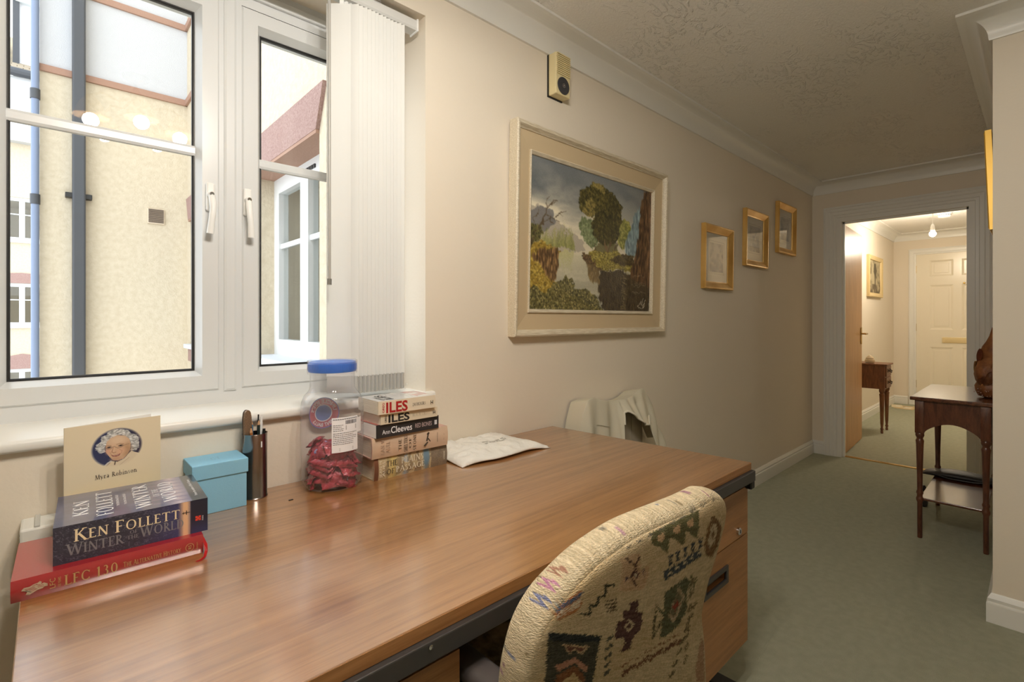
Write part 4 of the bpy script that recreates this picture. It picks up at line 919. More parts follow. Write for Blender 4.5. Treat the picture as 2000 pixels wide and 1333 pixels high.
    c = Canvas(Wd, Hd, base); c.a = p.a*a+np.array(base, float)*(1-a); return c
print_sheet('portrait_print', portrait(), (.0008, -.0004, CHh-.0008), (CW-.0016, 0, 0), (0, 0, -CHh*.82), M_vprint, card)
q = stroke_text([('M', .9, 0), ('yra ', 1, 0), ('R', .9, 0), ('obinson', 1, 0)], .07); lettering('card_name', q[0], flat_map((.048, -.0008, CHh-.1135), (1, 0, 0), (0, 0, 1), .071/q[1], .0105), M_brown_ink, card)

# ------------------------------------------------------------------ blue gift box, pen pot and its pens
gb = thing('gift_box', 'small light blue lidded gift box beside the pen pot', 'box', (.231, 1.281, DT))
M_blue = mat('powder_blue_board', (136, 194, 226), .55, bump=.05, bscale=300)
obj('base', B(.003, .111, .003, .094, 0, .1, .001), M_blue, gb)
bl = obj('lid', B(0, .114, 0, .097, .08, .113, .0015), M_blue, gb)
q = stroke_text([('CT', 1, 0)], .3); lettering('embossed_crest', q[0], flat_map((.045, .035, .1132), (1, 0, 0), (0, 1, 0), .02/q[1], .022), mat('blue_emboss', (118, 172, 202), .5), bl)
PX, PY, PR, PH = .374, 1.334, .0275, .158
pot = thing('pen_pot', 'brushed steel cylindrical pen pot by the blue box', 'pen pot', (PX, PY, DT))
M_steel = mat('brushed_steel', (152, 144, 140), .22, 1.0)
bm = nbm(); lathe(bm, [(.002, .002), (PR+.001, 0), (PR+.0015, .002), (PR, .004), (PR, PH-.002), (PR+.001, PH), (PR-.0015, PH), (PR-.0015, .006), (.002, .005)], 48, cap=True); obj('cylinder', bm, M_steel, pot, smooth=True)
obj('label_mark', B(.006, .0085, -PR-.0003, -PR+.003, PH-.032, PH-.018), M_white_ink, pot)
def stick(name, label, cat, foot, top, r, m, tipm=None, tl=.014):
    a, b = Vector(foot), Vector(top); d = (b-a).normalized(); t = thing(name, label, cat, tuple(a)); L = (b-a).length
    t.rotation_mode = 'QUATERNION'; t.rotation_quaternion = Vector((0, 0, 1)).rotation_difference(d)
    bm = nbm(); lathe(bm, [(r, 0), (r, L-tl)], 8 if tipm else 14); obj('barrel', bm, m, t, smooth=True)
    if tipm:
        bm = nbm(); lathe(bm, [(r, L-tl), (.0011, L-.003)], 8, cap=False); obj('wood_tip', bm, mat('bare_wood_tip', (196, 152, 112), .7), t)
        bm = nbm(); lathe(bm, [(.0012, L-.0032), (.0003, L)], 8); obj('lead', bm, tipm, t)
    else:
        bm = nbm(); lathe(bm, [(r*.8, L-tl), (r*.8, L)], 12); obj('cap', bm, m, t)
    return t
z0 = DT+.007
stick('pencil', 'blue pencil with sharpened point in the steel pot', 'pencil', (PX-.002, PY+.006, z0), (PX-.006, PY+.008, DT+.192), .0036, mat('blue_lacquer', (50, 110, 150), .3), M_black_ink)
stick('pencil', 'dark green pencil with sharpened point in the steel pot', 'pencil', (PX+.006, PY, z0), (PX+.010, PY+.004, DT+.190), .0036, mat('dark_lacquer', (36, 48, 46), .3), M_black_ink)
stick('pencil', 'short amber pencil against the rim of the pot', 'pencil', (PX-.004, PY-.010, z0), (PX-.014, PY-.018, DT+.178), .0036, mat('amber_lacquer', (170, 110, 60), .35), M_black_ink)
stick('pen', 'white ballpoint pen standing in the steel pot', 'pen', (PX+.008, PY+.006, z0), (PX+.018, PY+.010, DT+.194), .0038, M_white)
stick('pen', 'black ballpoint pen standing in the steel pot', 'pen', (PX+.012, PY-.004, z0), (PX+.02, PY-.004, DT+.166), .0042, M_black)
stick('pen', 'thin dark refill pen standing in the steel pot', 'pen', (PX+.004, PY+.010, z0), (PX+.012, PY+.014, DT+.200), .0022, M_black)
nf = thing('glitter_brush', 'brown glittery rounded handle standing in the steel pot', 'brush', (PX-.012, PY, z0)); nf.rotation_euler = (0, math.radians(-2), math.radians(25))
bm = nbm(); outl = [(-.0095, 0), (.0095, 0), (.0105, .15), (.0098, .19)]+[(.0085*math.cos(a), .198+.012*math.sin(a)) for a in np.linspace(0, PI, 10)]+[(-.0098, .19), (-.0105, .15)]
prism(bm, outl, 'y', -.003, .003); obj('glitter_face', bm, mat('bronze_glitter', (160, 132, 106), .35, .3, var=(104, 84, 66), scale=700), nf)
bm = nbm(); prism(bm, [(x*1.06, y*1.004) for x, y in outl], 'y', .0028, .0052); obj('dark_back', bm, mat('dark_brown_back', (66, 54, 46), .4), nf)
tag(obj('pencil_shaving', B(.425, .435, 1.245, 1.249, DT, DT+.0015), M_black), 'tiny dark crumb on the desk by the pen pot', 'crumb')
# ------------------------------------------------------------------ framed pictures on the left wall
def frame_sweep(w, h, prof, m, name, parent):
    """rectangular frame w x h, centred, in local XZ with the front towards -y; profile (inwards offset, height)"""
    bm = nbm(); sweep(bm, [(-w/2, 0, -h/2), (w/2, 0, -h/2), (w/2, 0, h/2), (-w/2, 0, h/2)], (0, -1, 0), [(-a, b) for a, b in prof], closed=True)
    return obj(name, bm, m, parent)
def landscape():
    # layout measured on the photographed canvas: corners (135,195) (905,425) (878,1172) (137,1185)
    def pc(x, y):
        t = (x-135)/757.; u = t*1.01/(1.339-t*.329)
        yt = 195+(x-135)/770*230; yb = 1185-(x-137)/741*13
        return (u, (y-yt)/(yb-yt))
    Wd, Hd = 360, 255; c = Canvas(Wd, Hd, (150, 148, 138)); X, Y = c.x.copy(), c.y.copy(); g = random.Random(2)
    n1 = c.fbm(4, 5, 1, 5); n2 = c.fbm(9, 9, 40, 4); n3 = c.fbm(3, 9, 55, 4)
    sky = np.clip(Y/.55, 0, 1)[..., None]; c.a = np.array((108, 113, 116.))*(1-sky)+np.array((198, 190, 168.))*sky
    diag = Y-.16-.10*X
    c.blend(np.clip((n1-.45)*5, 0, 1)*np.clip(1-np.abs(diag)*4.5, 0, 1)*.75, (72, 80, 88)); c.blend(np.clip((n3-.42)*4, 0, 1)*np.exp(-((diag-.20)/.13)**2)*1.0, (220, 212, 188)); c.blend(np.clip((.5-n3)*5, 0, 1)*np.exp(-((Y-.08)/.08)**2)*.5, (150, 150, 142)); c.blend(np.clip((X-.6)*3, 0, 1)*np.clip(.3-Y, 0, 1)*1.4, (84, 90, 98))
    wx, wy = (c.fbm(44, 32, 90, 3)-.5)*.036, (c.fbm(44, 32, 190, 3)-.5)*.045; c.x = c.x+wx; c.y = c.y+wy      # ragged, brushed edges
    c.poly([pc(*p) for p in ((135, 520), (190, 512), (250, 545), (330, 640), (400, 690), (480, 740), (480, 800), (135, 800))], (158, 150, 136), .8); c.poly([pc(*p) for p in ((135, 560), (200, 520), (280, 560), (300, 620), (240, 680), (135, 700))], (104, 104, 106), .8)
    wt = np.clip((Y-.60)/.4, 0, 1); c.blend((Y > .605)*1., (192, 186, 160)); c.blend(wt*(Y > .605)*.75, (112, 114, 106)); c.blend((Y > .605)*np.clip((c.fbm(3, 40, 8, 3)-.5)*4, 0, 1)*.3, (206, 200, 178))
    for k in range(34):
        x = 205+k*6.3; h = g.uniform(60, 160); b = 800-g.uniform(0, 25); col = g.choice(((126, 130, 62), (146, 146, 78), (106, 112, 54)))
        c.poly([pc(x-6, b), pc(x+6, b), pc(x+1, b-h)], col, .6); c.poly([pc(x-6, 800), pc(x+6, 800), pc(x, 805+h)], (160, 160, 96), .35)
    DK = [(58, 54, 28), (78, 72, 36), (44, 44, 26), (96, 86, 46), (66, 62, 32)]
    def foliage(pts, base, cols, n, r, seed, light=None):
        m = c.poly([pc(*p) for p in pts], base, 1); c.dabs(m, n, r, cols, seed)
        if light: c.dabs(m*(c.noise(14, 14, seed+9) > .6), n//3, r*.8, light, seed+5)
    foliage([(452, 640), (470, 590), (520, 600), (560, 640), (570, 720), (530, 790), (490, 740), (455, 690)], (110, 118, 82), [(136, 144, 108), (92, 104, 68), (116, 128, 92)], 500, 2.2, 3)
    foliage([(690, 620), (725, 590), (770, 630), (765, 700), (720, 780), (690, 760)], (122, 122, 62), [(156, 152, 84), (100, 104, 48)], 340, 2.2, 4)
    foliage([(520, 620), (560, 580), (640, 560), (712, 520), (712, 600), (690, 640), (695, 700), (660, 760), (590, 755), (545, 710)], (58, 54, 30), DK, 900, 2.2, 5)
    foliage([(530, 540), (600, 480), (660, 560), (640, 640), (560, 650)], (54, 50, 28), DK, 420, 2.2, 62)
    foliage([(590, 420), (640, 415), (672, 460), (690, 490), (714, 520), (700, 600), (620, 600), (585, 520)], (56, 52, 28), DK, 620, 2.2, 61)
    foliage([(450, 430), (500, 385), (550, 373), (600, 395), (612, 450), (590, 520), (560, 560), (500, 575), (455, 540), (446, 480)], (78, 72, 36), DK+[(110, 100, 54)], 800, 2.2, 6, [(136, 122, 68), (120, 108, 60)])
    c.poly([pc(*p) for p in ((560, 750), (690, 750), (690, 810), (540, 810))], (84, 80, 44), .8)
    c.line([pc(606, 740), pc(626, 800), pc(630, 868)], .013, (112, 90, 62)); c.line([pc(640, 735), pc(630, 800)], .007, (92, 72, 50)); c.line([pc(680, 745), pc(672, 805)], .006, (84, 66, 46)); c.line([pc(545, 750), pc(554, 800)], .005, (84, 70, 48))
    m = c.poly([pc(*p) for p in ((735, 815), (745, 720), (775, 640), (790, 560), (830, 520), (840, 600), (820, 760), (790, 835))], (116, 134, 138), 1); c.dabs(m, 420, 1.8, [(150, 168, 172), (92, 110, 118), (124, 144, 148)], 9, 3.0, .7)
    m = c.poly([pc(*p) for p in ((480, 820), (560, 800), (690, 800), (770, 850), (800, 930), (700, 915), (590, 925), (545, 890), (490, 850))], (126, 114, 50), 1); c.dabs(m, 1100, 1.6, [(160, 150, 76), (104, 96, 40), (144, 130, 62), (78, 70, 34), (176, 164, 96)], 10, .7)
    c.dabs(c.poly([pc(*p) for p in ((470, 810), (520, 820), (560, 900), (600, 930), (540, 930), (480, 860))], (88, 70, 46), .8), 200, 1.6, [(110, 84, 54), (64, 50, 34)], 88, .8)
    c.dabs(c.poly([pc(*p) for p in ((640, 850), (700, 820), (790, 830), (790, 885), (700, 880))], (70, 58, 36), .8), 160, 2, [(84, 70, 42), (56, 46, 28)], 89)
    m = c.poly([pc(*p) for p in ((580, 930), (700, 920), (780, 950), (905, 960), (885, 1180), (610, 1180), (575, 1060))], (56, 46, 32), .9); c.dabs(m, 700, 2, [(74, 62, 42), (42, 34, 24), (92, 78, 52), (60, 50, 36)], 12, 2.6, .5)
    c.dabs(c.poly([pc(*p) for p in ((500, 870), (570, 920), (585, 1010), (520, 990))], (120, 100, 64), .5), 160, 2, [(132, 112, 74), (96, 80, 52)], 90, 2.4, .5)
    m = c.poly([pc(*p) for p in ((845, 425), (905, 420), (905, 1010), (840, 990), (770, 950), (790, 870), (820, 700), (830, 520))], (78, 56, 38), 1); c.dabs(m, 900, 1.7, [(104, 76, 52), (52, 38, 28), (84, 62, 42), (126, 96, 66)], 11, 5)
    for k in range(14):
        y = 950+k*16; c.line([pc(722+g.uniform(-9, 9), y), pc(742+g.uniform(-9, 9), y+10)], .004, (160, 142, 92), .5)
    for y in (955, 1000, 1015, 1060): c.line([pc(770+g.uniform(0, 30), y), pc(860, y-6)], .002, (190, 176, 150), .6)
    m = c.poly([pc(*p) for p in ((135, 800), (200, 740), (290, 780), (330, 800), (310, 870), (290, 990), (360, 1060), (480, 1120), (600, 1185), (135, 1185))], (140, 116, 46), 1); c.dabs(m, 1500, 1.8, [(172, 150, 70), (120, 100, 40), (154, 132, 58), (96, 80, 36), (184, 164, 88)], 13, .8)
    m = c.poly([pc(*p) for p in ((150, 850), (215, 800), (320, 800), (310, 900), (300, 990), (250, 960), (215, 900))], (100, 76, 48), 1); c.dabs(m, 520, 1.6, [(152, 120, 78), (66, 48, 30), (122, 94, 60), (84, 62, 40)], 14, 3)
    m = c.poly([pc(*p) for p in ((137, 640), (190, 640), (225, 700), (190, 740), (137, 800))], (62, 60, 38), .85); c.dabs(m, 240, 2, [(88, 86, 50), (46, 46, 30), (110, 104, 62)], 15)
    for br in ([(137, 820), (165, 700), (215, 620), (240, 540), (270, 490), (305, 485)], [(215, 620), (290, 590), (340, 560), (360, 552)], [(240, 540), (232, 500), (262, 470)], [(280, 595), (330, 630)], [(165, 700), (160, 600), (185, 555)], [(300, 590), (320, 575)], [(225, 580), (260, 600), (275, 630)], [(255, 515), (300, 500)], [(320, 575), (350, 590)]):
        c.line([pc(*p) for p in br], .0052 if len(br) > 4 else .0024, (84, 70, 52))
    m = c.poly([pc(*p) for p in ((135, 1060), (180, 1030), (240, 1090), (290, 1010), (340, 1000), (360, 950), (410, 990), (440, 1060), (480, 1040), (560, 1090), (600, 1170), (600, 1190), (135, 1190))], (72, 68, 40), .8); c.dabs(m, 1700, 1.5, [(104, 100, 58), (52, 50, 32), (134, 126, 78), (80, 76, 46), (160, 150, 100)], 16)
    for pts in ([(822, 1140), (838, 1105), (846, 1130), (856, 1095)], [(850, 1150), (858, 1125), (872, 1100)], [(826, 1140), (850, 1155), (862, 1140)]): c.line([pc(*p) for p in pts], .0026, (216, 210, 196))
    a = np.pad(c.a, ((1, 1), (1, 1), (0, 0)), 'edge'); c.a = c.a*.5+.125*(a[:-2, 1:-1]+a[2:, 1:-1]+a[1:-1, :-2]+a[1:-1, 2:]); c.a = c.a*1.12+(RNG.random((Hd, Wd, 1))-.5)*10
    return c
PW, PHh = 1.085, .818
pic = thing('framed_painting', 'large framed oil landscape with river and trees', 'painting', (1.812, W, 1.513)); pic.rotation_euler = (math.radians(1.3), 0, 0)
M_fr = mat('limed_white_frame', (226, 216, 194), .45, var=(196, 182, 156), scale=10, stretch=(2, 30, 30))
frame_sweep(PW, PHh, [(0, .002), (0, .044), (.006, .048), (.014, .046), (.022, .034), (.026, .030), (.026, .002)], M_fr, 'outer_frame', pic)
frame_sweep(PW-.052, PHh-.052, [(0, .004), (0, .026), (.066, .018), (.066, .004)], mat('buff_linen_slip', (202, 182, 148), .7, bump=.1, bscale=500), 'linen_slip', pic)
frame_sweep(PW-.184, PHh-.184, [(0, .004), (0, .024), (.004, .026), (.014, .018), (.016, .004)], M_fr, 'inner_bead', pic)
iw, ih = PW-.214, PHh-.214
cvp = landscape()
print_sheet('canvas', cvp, (-iw/2, -.012, ih/2), (iw, 0, 0), (0, 0, -ih), mat_vcol('oil_paint', .38, bump=.25, bscale=160), pic)
obj('backing_board', B(-PW/2+.01, PW/2-.01, -.008, -.001, -PHh/2+.01, PHh/2-.01), mat('brown_backing', (120, 96, 70), .8), pic)
M_gilt = mat('gilt_frame', (230, 190, 116), .35, .55, var=(212, 166, 90), scale=8)
def etching(seed, w, h, dark=.5):
    c = Canvas(70, 70, (224, 214, 190)); n = c.fbm(9, 9, seed, 4)
    x0, x1, y0, y1 = .2, .8, .2, .78
    inn = (c.x > x0)*(c.x < x1)*(c.y > y0)*(c.y < y1); fr = (c.x > x0-.05)*(c.x < x1+.05)*(c.y > y0-.05)*(c.y < y1+.05)
    c.blend(fr*(1-(c.x > x0-.035)*(c.x < x1+.035)*(c.y > y0-.035)*(c.y < y1+.035))*.6, (150, 138, 116))
    c.blend(inn*1., (176, 164, 142)); c.blend(inn*np.clip((n-.42+(c.y-.45)*.5)*4, 0, 1)*.9, (86, 74, 62)); c.blend(inn*(c.y < .34)*.4, (190, 178, 156)); return c
for i, (x0, zc, lab, sd) in enumerate(((2.823, 1.548, 'small gilt framed etching nearest the large painting', 5), (3.418, 1.728, 'small gilt framed etching in the middle of the row', 17), (4.018, 1.872, 'small gilt framed etching nearest the hall doorway', 29))):
    w, h = .392, .388
    p = thing('framed_etching', lab, 'picture', (x0+w/2, W, zc), group='gilt framed etchings'); p.rotation_euler = (math.radians(.8), 0, 0)
    frame_sweep(w, h, [(0, .001), (0, .026), (.004, .030), (.010, .030), (.040, .014), (.046, .012), (.048, .001)], M_gilt, 'frame', p)
    iw2, ih2 = w-.09, h-.09
    print_sheet('mounted_print', etching(sd, iw2, ih2), (-iw2/2, -.006, ih2/2), (iw2, 0, 0), (0, 0, -ih2), M_vprint, p)
    obj('glass', B(-iw2/2-.004, iw2/2+.004, -.0095, -.008, -ih2/2-.004, ih2/2+.004), mat_clear('picture_glass', (252, 252, 252), 0, 1.5, 1.3), p)
yp = thing('gilt_picture', 'bright yellow gilt frame seen edge on at wall corner', 'picture', (3.06, YR, 1.73), PI); yp.rotation_euler = (math.radians(2.0), 0, PI)
frame_sweep(.62, .40, [(0, .001), (0, .020), (.008, .024), (.03, .020), (.045, .010), (.045, .001)], mat('yellow_gilt', (226, 180, 74), .4, .3), 'frame', yp)
obj('picture_sheet', B(-.27, .27, -.007, -.004, -.16, .16), mat('muted_print', (150, 140, 116), .6, var=(96, 92, 76), scale=12), yp)

# ------------------------------------------------------------------ wall sounder
sd = thing('wall_alarm_sounder', 'cream wall alarm sounder with round dark speaker below cornice', 'alarm', (1.535, W, 2.165))
M_cr = mat('aged_cream_plastic', (226, 212, 166), .45)
obj('backplate', B(-.047, .04, -.006, 0, -.086, .084), M_black, sd)
obj('housing', B(-.044, .044, -.046, -.004, -.082, .086, .004), M_cr, sd)
bm = nbm()
for k in range(11): box(bm, -.040, .040, -.051, -.045, -.001+k*.008, .0035+k*.008)
obj('grille_ribs', bm, M_cr, sd)
bm = nbm(); lathe(bm, [(.035, -.045), (.035, -.0485), (.033, -.0495), (.001, -.0495)], 40, axis='y', c=(0, 0, -.042)); sp = obj('speaker_disc', bm, mat('charcoal_plastic', (58, 58, 62), .5), sd)
bm = nbm(); lathe(bm, [(.0085, -.0496), (.0085, -.0506), (.0065, -.0506), (.0065, -.0496)], 28, axis='y', c=(0, 0, -.042), cap=False); obj('centre_ring', bm, M_chrome, sp)
bm = nbm(); lathe(bm, [(.0035, -.0496), (.003, -.0512), (.0005, -.0516)], 16, axis='y', c=(0, 0, -.042)); obj('centre_dot', bm, M_chrome, sp)

# ------------------------------------------------------------------ garment hung over a box beside the desk
gx = thing('storage_carton', 'grey brown carton standing by the wall under the garment', 'box', (1.93, 1.30, 0))
obj('front_panel', B(-.18, .06, .012, .020, 0, .78), mat('grey_board', (176, 166, 148), .8), gx)
obj('side_panel', B(.07, .16, .016, .024, 0, .76), mat('grey_board', (176, 166, 148), .8), gx)
obj('carton_body', B(-.19, .17, .022, .072, 0, .775), mat('grey_board', (176, 166, 148), .8), gx)
def garment():
    # draped cloth: columns follow a top ridge and fall to an uneven hem, with pleats and a raised arch in front
    N, Mm = 110, 60; X0, X1 = 1.605, 2.262
    ridge = [(1.605, .70), (1.625, .775), (1.65, .835), (1.70, .842), (1.76, .822), (1.86, .812), (1.95, .812), (2.0, .822), (2.05, .842), (2.085, .845), (2.12, .80), (2.16, .745), (2.21, .66), (2.262, .585)]
    hem = [(1.605, .45), (1.78, .45), (1.80, .50), (1.845, .56), (1.862, .755), (1.885, .768), (1.93, .735), (1.99, .695), (2.04, .69), (2.075, .725), (2.09, .64), (2.12, .55), (2.15, .48), (2.262, .46)]
    def itp(T, x):
        for (a, b), (c, d) in zip(T, T[1:]):
            if a <= x <= c: return b+(d-b)*(x-a)/(c-a)
        return T[-1][1]
    pos = np.zeros((Mm, N, 3))
    for i in range(N):
        x = X0+(X1-X0)*i/(N-1); zt, zb = itp(ridge, x), min(itp(hem, x), itp(ridge, x)-.02)
        for j in range(Mm):
            t = j/(Mm-1)
            if t < .28: y = W-.008-(.09)*math.sin(t/.28*PI/2); z = zt-.03*(1-math.sin(t/.28*PI/2))*.6
            else:
                q = (t-.28)/.72; z = zt+(zb-zt)*q; y = W-.098-.04*q**.7
            pl = math.sin(x*78+2*math.sin(x*13)+1.5*t)*.014+math.sin(x*31+1.3)*.010
            side = max(0, 1-(x-X0)/.14)+max(0, (x-(X1-.22))/.22)
            y += pl*min(1, max(0, (t-.15)/.4))*(.45+.8*side)
            if 1.79 < x < 1.87: y -= .03*max(0, (t-.3))*math.sin((x-1.79)/.08*PI)
            if 1.87 < x < 2.08: y -= .028*max(0, t-.5)*2*math.sin((x-1.87)/.21*PI)
            pos[j, i] = (x*.984, min(y, W-.004), z)
    bm = nbm(); g = [[bm.verts.new(pos[j, i]) for i in range(N)] for j in range(Mm)]
    for j in range(Mm-1):
        for i in range(N-1): bm.faces.new((g[j][i], g[j][i+1], g[j+1][i+1], g[j+1][i]))
    M_cloth = mat('beige_cotton', (208, 202, 182), .85, bump=.12, bscale=500)
    r = thing('draped_garment', 'pale beige cotton garment draped over the carton', 'garment', (0, 0, 0))
    o = obj('cloth', bm, M_cloth, r, smooth='all'); sm = o.modifiers.new('thickness', 'SOLIDIFY'); sm.thickness = .003
    ss = o.modifiers.new('smooth', 'SUBSURF'); ss.levels = ss.render_levels = 1
    hp = [tuple(pos[-1, i]+np.array((0, -.002, .0))) for i in range(0, N)]
    i0 = [i for i in range(N) if pos[-1, i, 0] > 1.855*.984][0]; i1 = [i for i in range(N) if pos[-1, i, 0] > 2.085*.984][0]
    bm = nbm(); tube(bm, hp[i0:i1], .0045, 8); obj('hem_piping', bm, mat('pale_hem', (220, 214, 196), .8), r, smooth=True)
    st = [tuple(pos[int(Mm*.5), i]+np.array((0, -.003, .012))) for i in range(int(N*.14), int(N*.27))]
    bm = nbm(); tube(bm, st, .0012, 5); obj('seam', bm, mat('cotton_stitch', (200, 194, 174), .9), r)
garment()

# ------------------------------------------------------------------ console table in the passage and what stands on it
ct = thing('side_table', 'small dark mahogany side table with turned legs and shelf', 'table', (3.75, .32, 0))
def cp(bm): bmesh.ops.translate(bm, verts=bm.verts, vec=(-3.75, -.32, 0)); return bm
CX0, CX1, CY0, CY1 = 3.372, 4.12, .152, .485
bm = nbm(); box(bm, CX0, CX1, CY0, CY1, .738, .757, .004); obj('table_top', cp(bm), M_mahogtop, ct)
bm = nbm(); pts = [(CY0+.02, .737), (CY0+.02, .565)]
ya, yb = CY0+.055, CY1-.055
pts += [(ya, .565)]+[(ya+(yb-ya)*t, .565+.058*math.sin(PI*t)**.75) for t in np.linspace(.06, .94, 16)]+[(yb, .565), (CY1-.02, .565), (CY1-.02, .737)]
prism(bm, pts, 'x', CX0+.03, CX0+.045); obj('arched_apron', cp(bm), M_mahog, ct)
for y in (CY0+.022, CY1-.037):
    bm = nbm(); box(bm, CX0+.05, CX1-.05, y, y+.015, .58, .737); obj('side_apron', cp(bm), M_mahog, ct)
bm = nbm(); box(bm, CX1-.045, CX1-.03, CY0+.05, CY1-.05, .58, .737); obj('back_apron', cp(bm), M_mahog, ct)
lp = [(.010, 0), (.011, .004), (.0115, .19), (.0155, .2), (.0165, .207), (.0155, .214), (.0125, .22), (.0125, .232), (.0155, .238), (.0155, .245), (.0115, .255), (.013, .36), (.0165, .5), (.0185, .52), (.015, .528), (.0135, .534), (.0185, .545), (.0195, .552), (.0185, .559), (.0165, .564)]
leg0 = None
for x in (CX0+.038, CX1-.038):
    for y in (CY0+.038, CY1-.038):
        if leg0 is None:
            bm = nbm(); lathe(bm, lp, 20); box(bm, -.019, .019, -.019, .019, .562, .737, .001); leg0 = obj('leg', bm, M_mahog, ct, smooth=True); l_ = leg0
        else: l_ = leg0.copy(); COL.objects.link(l_); l_.parent = ct
        l_.location = (x-3.75, y-.32, 0)
bm = nbm(); box(bm, CX0+.045, CX1-.045, CY0+.035, CY1-.035, .2, .213, .003); obj('lower_shelf', cp(bm), M_mahogtop, ct)
def ornament():
    r = thing('carved_ornament', 'brown carved ornament of overlapping rounded leaves on side table', 'ornament', (3.62, .175, .757))
    prof = [(.03, 0), (.055, .008), (.066, .035), (.07, .06), (.062, .078), (.068, .09), (.076, .12), (.073, .155), (.06, .19), (.045, .205), (.05, .215), (.05, .24), (.04, .27), (.026, .295), (.014, .325), (.004, .37)]
    bm = nbm(); S = 44; rings = []
    for k, (rad, z) in enumerate(prof):
        rings.append([bm.verts.new((rad*(1+.06*math.sin(5*a+z*18))*math.cos(a), rad*(1+.06*math.sin(5*a+z*18))*math.sin(a), z)) for a in np.linspace(0, 2*PI, S, endpoint=False)])
    for a, b in zip(rings, rings[1:]):
        for i in range(S): bm.faces.new((a[i], a[(i+1) % S], b[(i+1) % S], b[i]))
    bm.faces.new(rings[0][::-1]); bm.faces.new(rings[-1])
    obj('core', bm, mat('toasted_brown', (112, 66, 36), .45, var=(150, 96, 52), scale=22, bump=.3, bscale=60), r, smooth='all')
    mats = [mat('honey_brown', (158, 104, 54), .45, var=(128, 78, 40), scale=30), mat('toasted_brown', (112, 66, 36)), mat('rust_brown', (124, 62, 38), .45, var=(146, 84, 48), scale=30), mat('pale_straw', (186, 142, 82), .5, var=(160, 112, 60), scale=30)]
    for k in range(14):
        a = k*2.4; zc = .06+.02*(k % 8)*1.15; rad = .066-.02*max(0, (zc-.15)/.1); L = .075
        bm = nbm(); g = []
        for j in range(9):
            t = j/8; wd = .026*math.sin(PI*min(1, t*.9+.08))**.6; row = []
            for i in range(7):
                s = -1+i/3; an = a+.35*t+s*wd/rad; rr_ = rad+.006*(1-s*s)+.004*math.sin(PI*t); row.append(bm.verts.new((rr_*math.cos(an), rr_*math.sin(an), zc+L*(t-.2))))
            g.append(row)
        for j in range(8):
            for i in range(6): bm.faces.new((g[j][i], g[j][i+1], g[j+1][i+1], g[j+1][i]))
        bmesh.ops.solidify(bm, geom=list(bm.faces), thickness=.004)
        obj('leaf', bm, mats[k % 4], r, smooth='all')
    bm = nbm(); g_ = random.Random(6)
    for k in range(70):
        a = g_.uniform(0, 2*PI); z = g_.uniform(.008, .05); rad = .058+.2*max(0, .03-abs(z-.045))*0+(.012 if z > .02 else 0)
        bmesh.ops.create_icosphere(bm, subdivisions=1, radius=g_.uniform(.0015, .0032), matrix=Matrix.Translation((rad*math.cos(a)*1.04, rad*math.sin(a)*1.04, z)))
    s = obj('seed_speckles', bm, mat('pinkish_speckle', (190, 160, 150), .6), r); s['kind'] = 'stuff'
ornament()
# dark bag on the shelf and small dark thing beside the leg
bm = nbm(); N = 30; ring = []
for i in range(N+1):
    t = i/N; h = .045*math.sin(PI*min(1, t*1.0))**.45+.004; w = .05+.03*math.sin(PI*t)
    ring.append([bm.verts.new((w*math.cos(a), -.17+.36*t, max(.0, h*(math.sin(a)*.5+.5)))) for a in np.linspace(0, 2*PI, 14, endpoint=False)])
for a, b in zip(ring, ring[1:]):
    for k in range(14): bm.faces.new((a[k], a[(k+1) % 14], b[(k+1) % 14], b[k]))
bm.faces.new(ring[0][::-1]); bm.faces.new(ring[-1])
bag = thing('flat_bag', 'black flat leather bag lying on the table shelf', 'bag', (3.98, .32, .213)); obj('bag_body', bm, mat('black_leather', (40, 36, 34), .45, bump=.2, bscale=200), bag, smooth='all')
bm = nbm(); tube(bm, [(-.062, -.14, .022), (-.085, -.05, .012), (-.085, .06, .012), (-.062, .14, .022)], .004, 8); obj('strap', bm, M_black, bag, smooth=True)
gl = thing('dark_glove', 'small dark crumpled leather piece beside the side table leg', 'glove', (4.02, .50, 0.0))
bm = nbm(); box(bm, -.05, .03, -.012, .018, 0, .075, .012, 3); obj('palm', bm, MATS['black_leather'], gl, smooth=True)
for k in range(4):
    bm = nbm(); tube(bm, [(-.04+.022*k, .002, .06), (-.043+.023*k, .006, .10), (-.045+.025*k, .012, .125-.006*abs(k-1.5))], [.011, .010, .007], 8); obj('finger', bm, MATS['black_leather'], gl, smooth=True)

# ------------------------------------------------------------------ hall: oak door, front door, lamp, table, mail
HGX, HGY = XE+WT+.004, 1.160
dl = thing('door_1', 'open plain oak veneer door with brass hinges', 'door', (HGX, HGY, 0), math.radians(3.0), kind='structure')
obj('leaf', B(0, .79, 0.0, .044, .008, 1.985, .001), M_door, dl)
for z in (.24, .98, 1.77): 
    bm = nbm(); box(bm, -.0015, .0, .006, .04, z-.05, z+.05); h = obj('hinge', bm, M_brass, dl)
    bm = nbm(); tube(bm, [(-.004, .045, z-.05), (-.004, .045, z+.05)], .006, 10); obj('hinge_knuckle', bm, M_brass, h, smooth=True)
bm = nbm(); lathe(bm, [(.012, 0), (.012, -.012), (.006, -.016)], 16, axis='x', c=(-.001, .018, .86)); obj('latch_button', bm, M_brass, dl)
obj('handle_plate', B(.715, .755, -.008, 0, .93, 1.09, .002), M_brass, dl)
bm = nbm(); tube(bm, [(.735, -.008, 1.03), (.735, -.045, 1.03), (.725, -.052, 1.03), (.63, -.052, 1.03)], .008, 10); obj('lever_handle', bm, M_brass, dl, smooth=True)
fd = thing('door_2', 'white six-panel front door with brass letterbox', 'door', (HX+.02, (FD0+FD1)/2, 0), kind='structure')
fw_ = FD1-FD0-.01
M_dw = mat('white_gloss_door', (240, 232, 214), .25)
pan = []
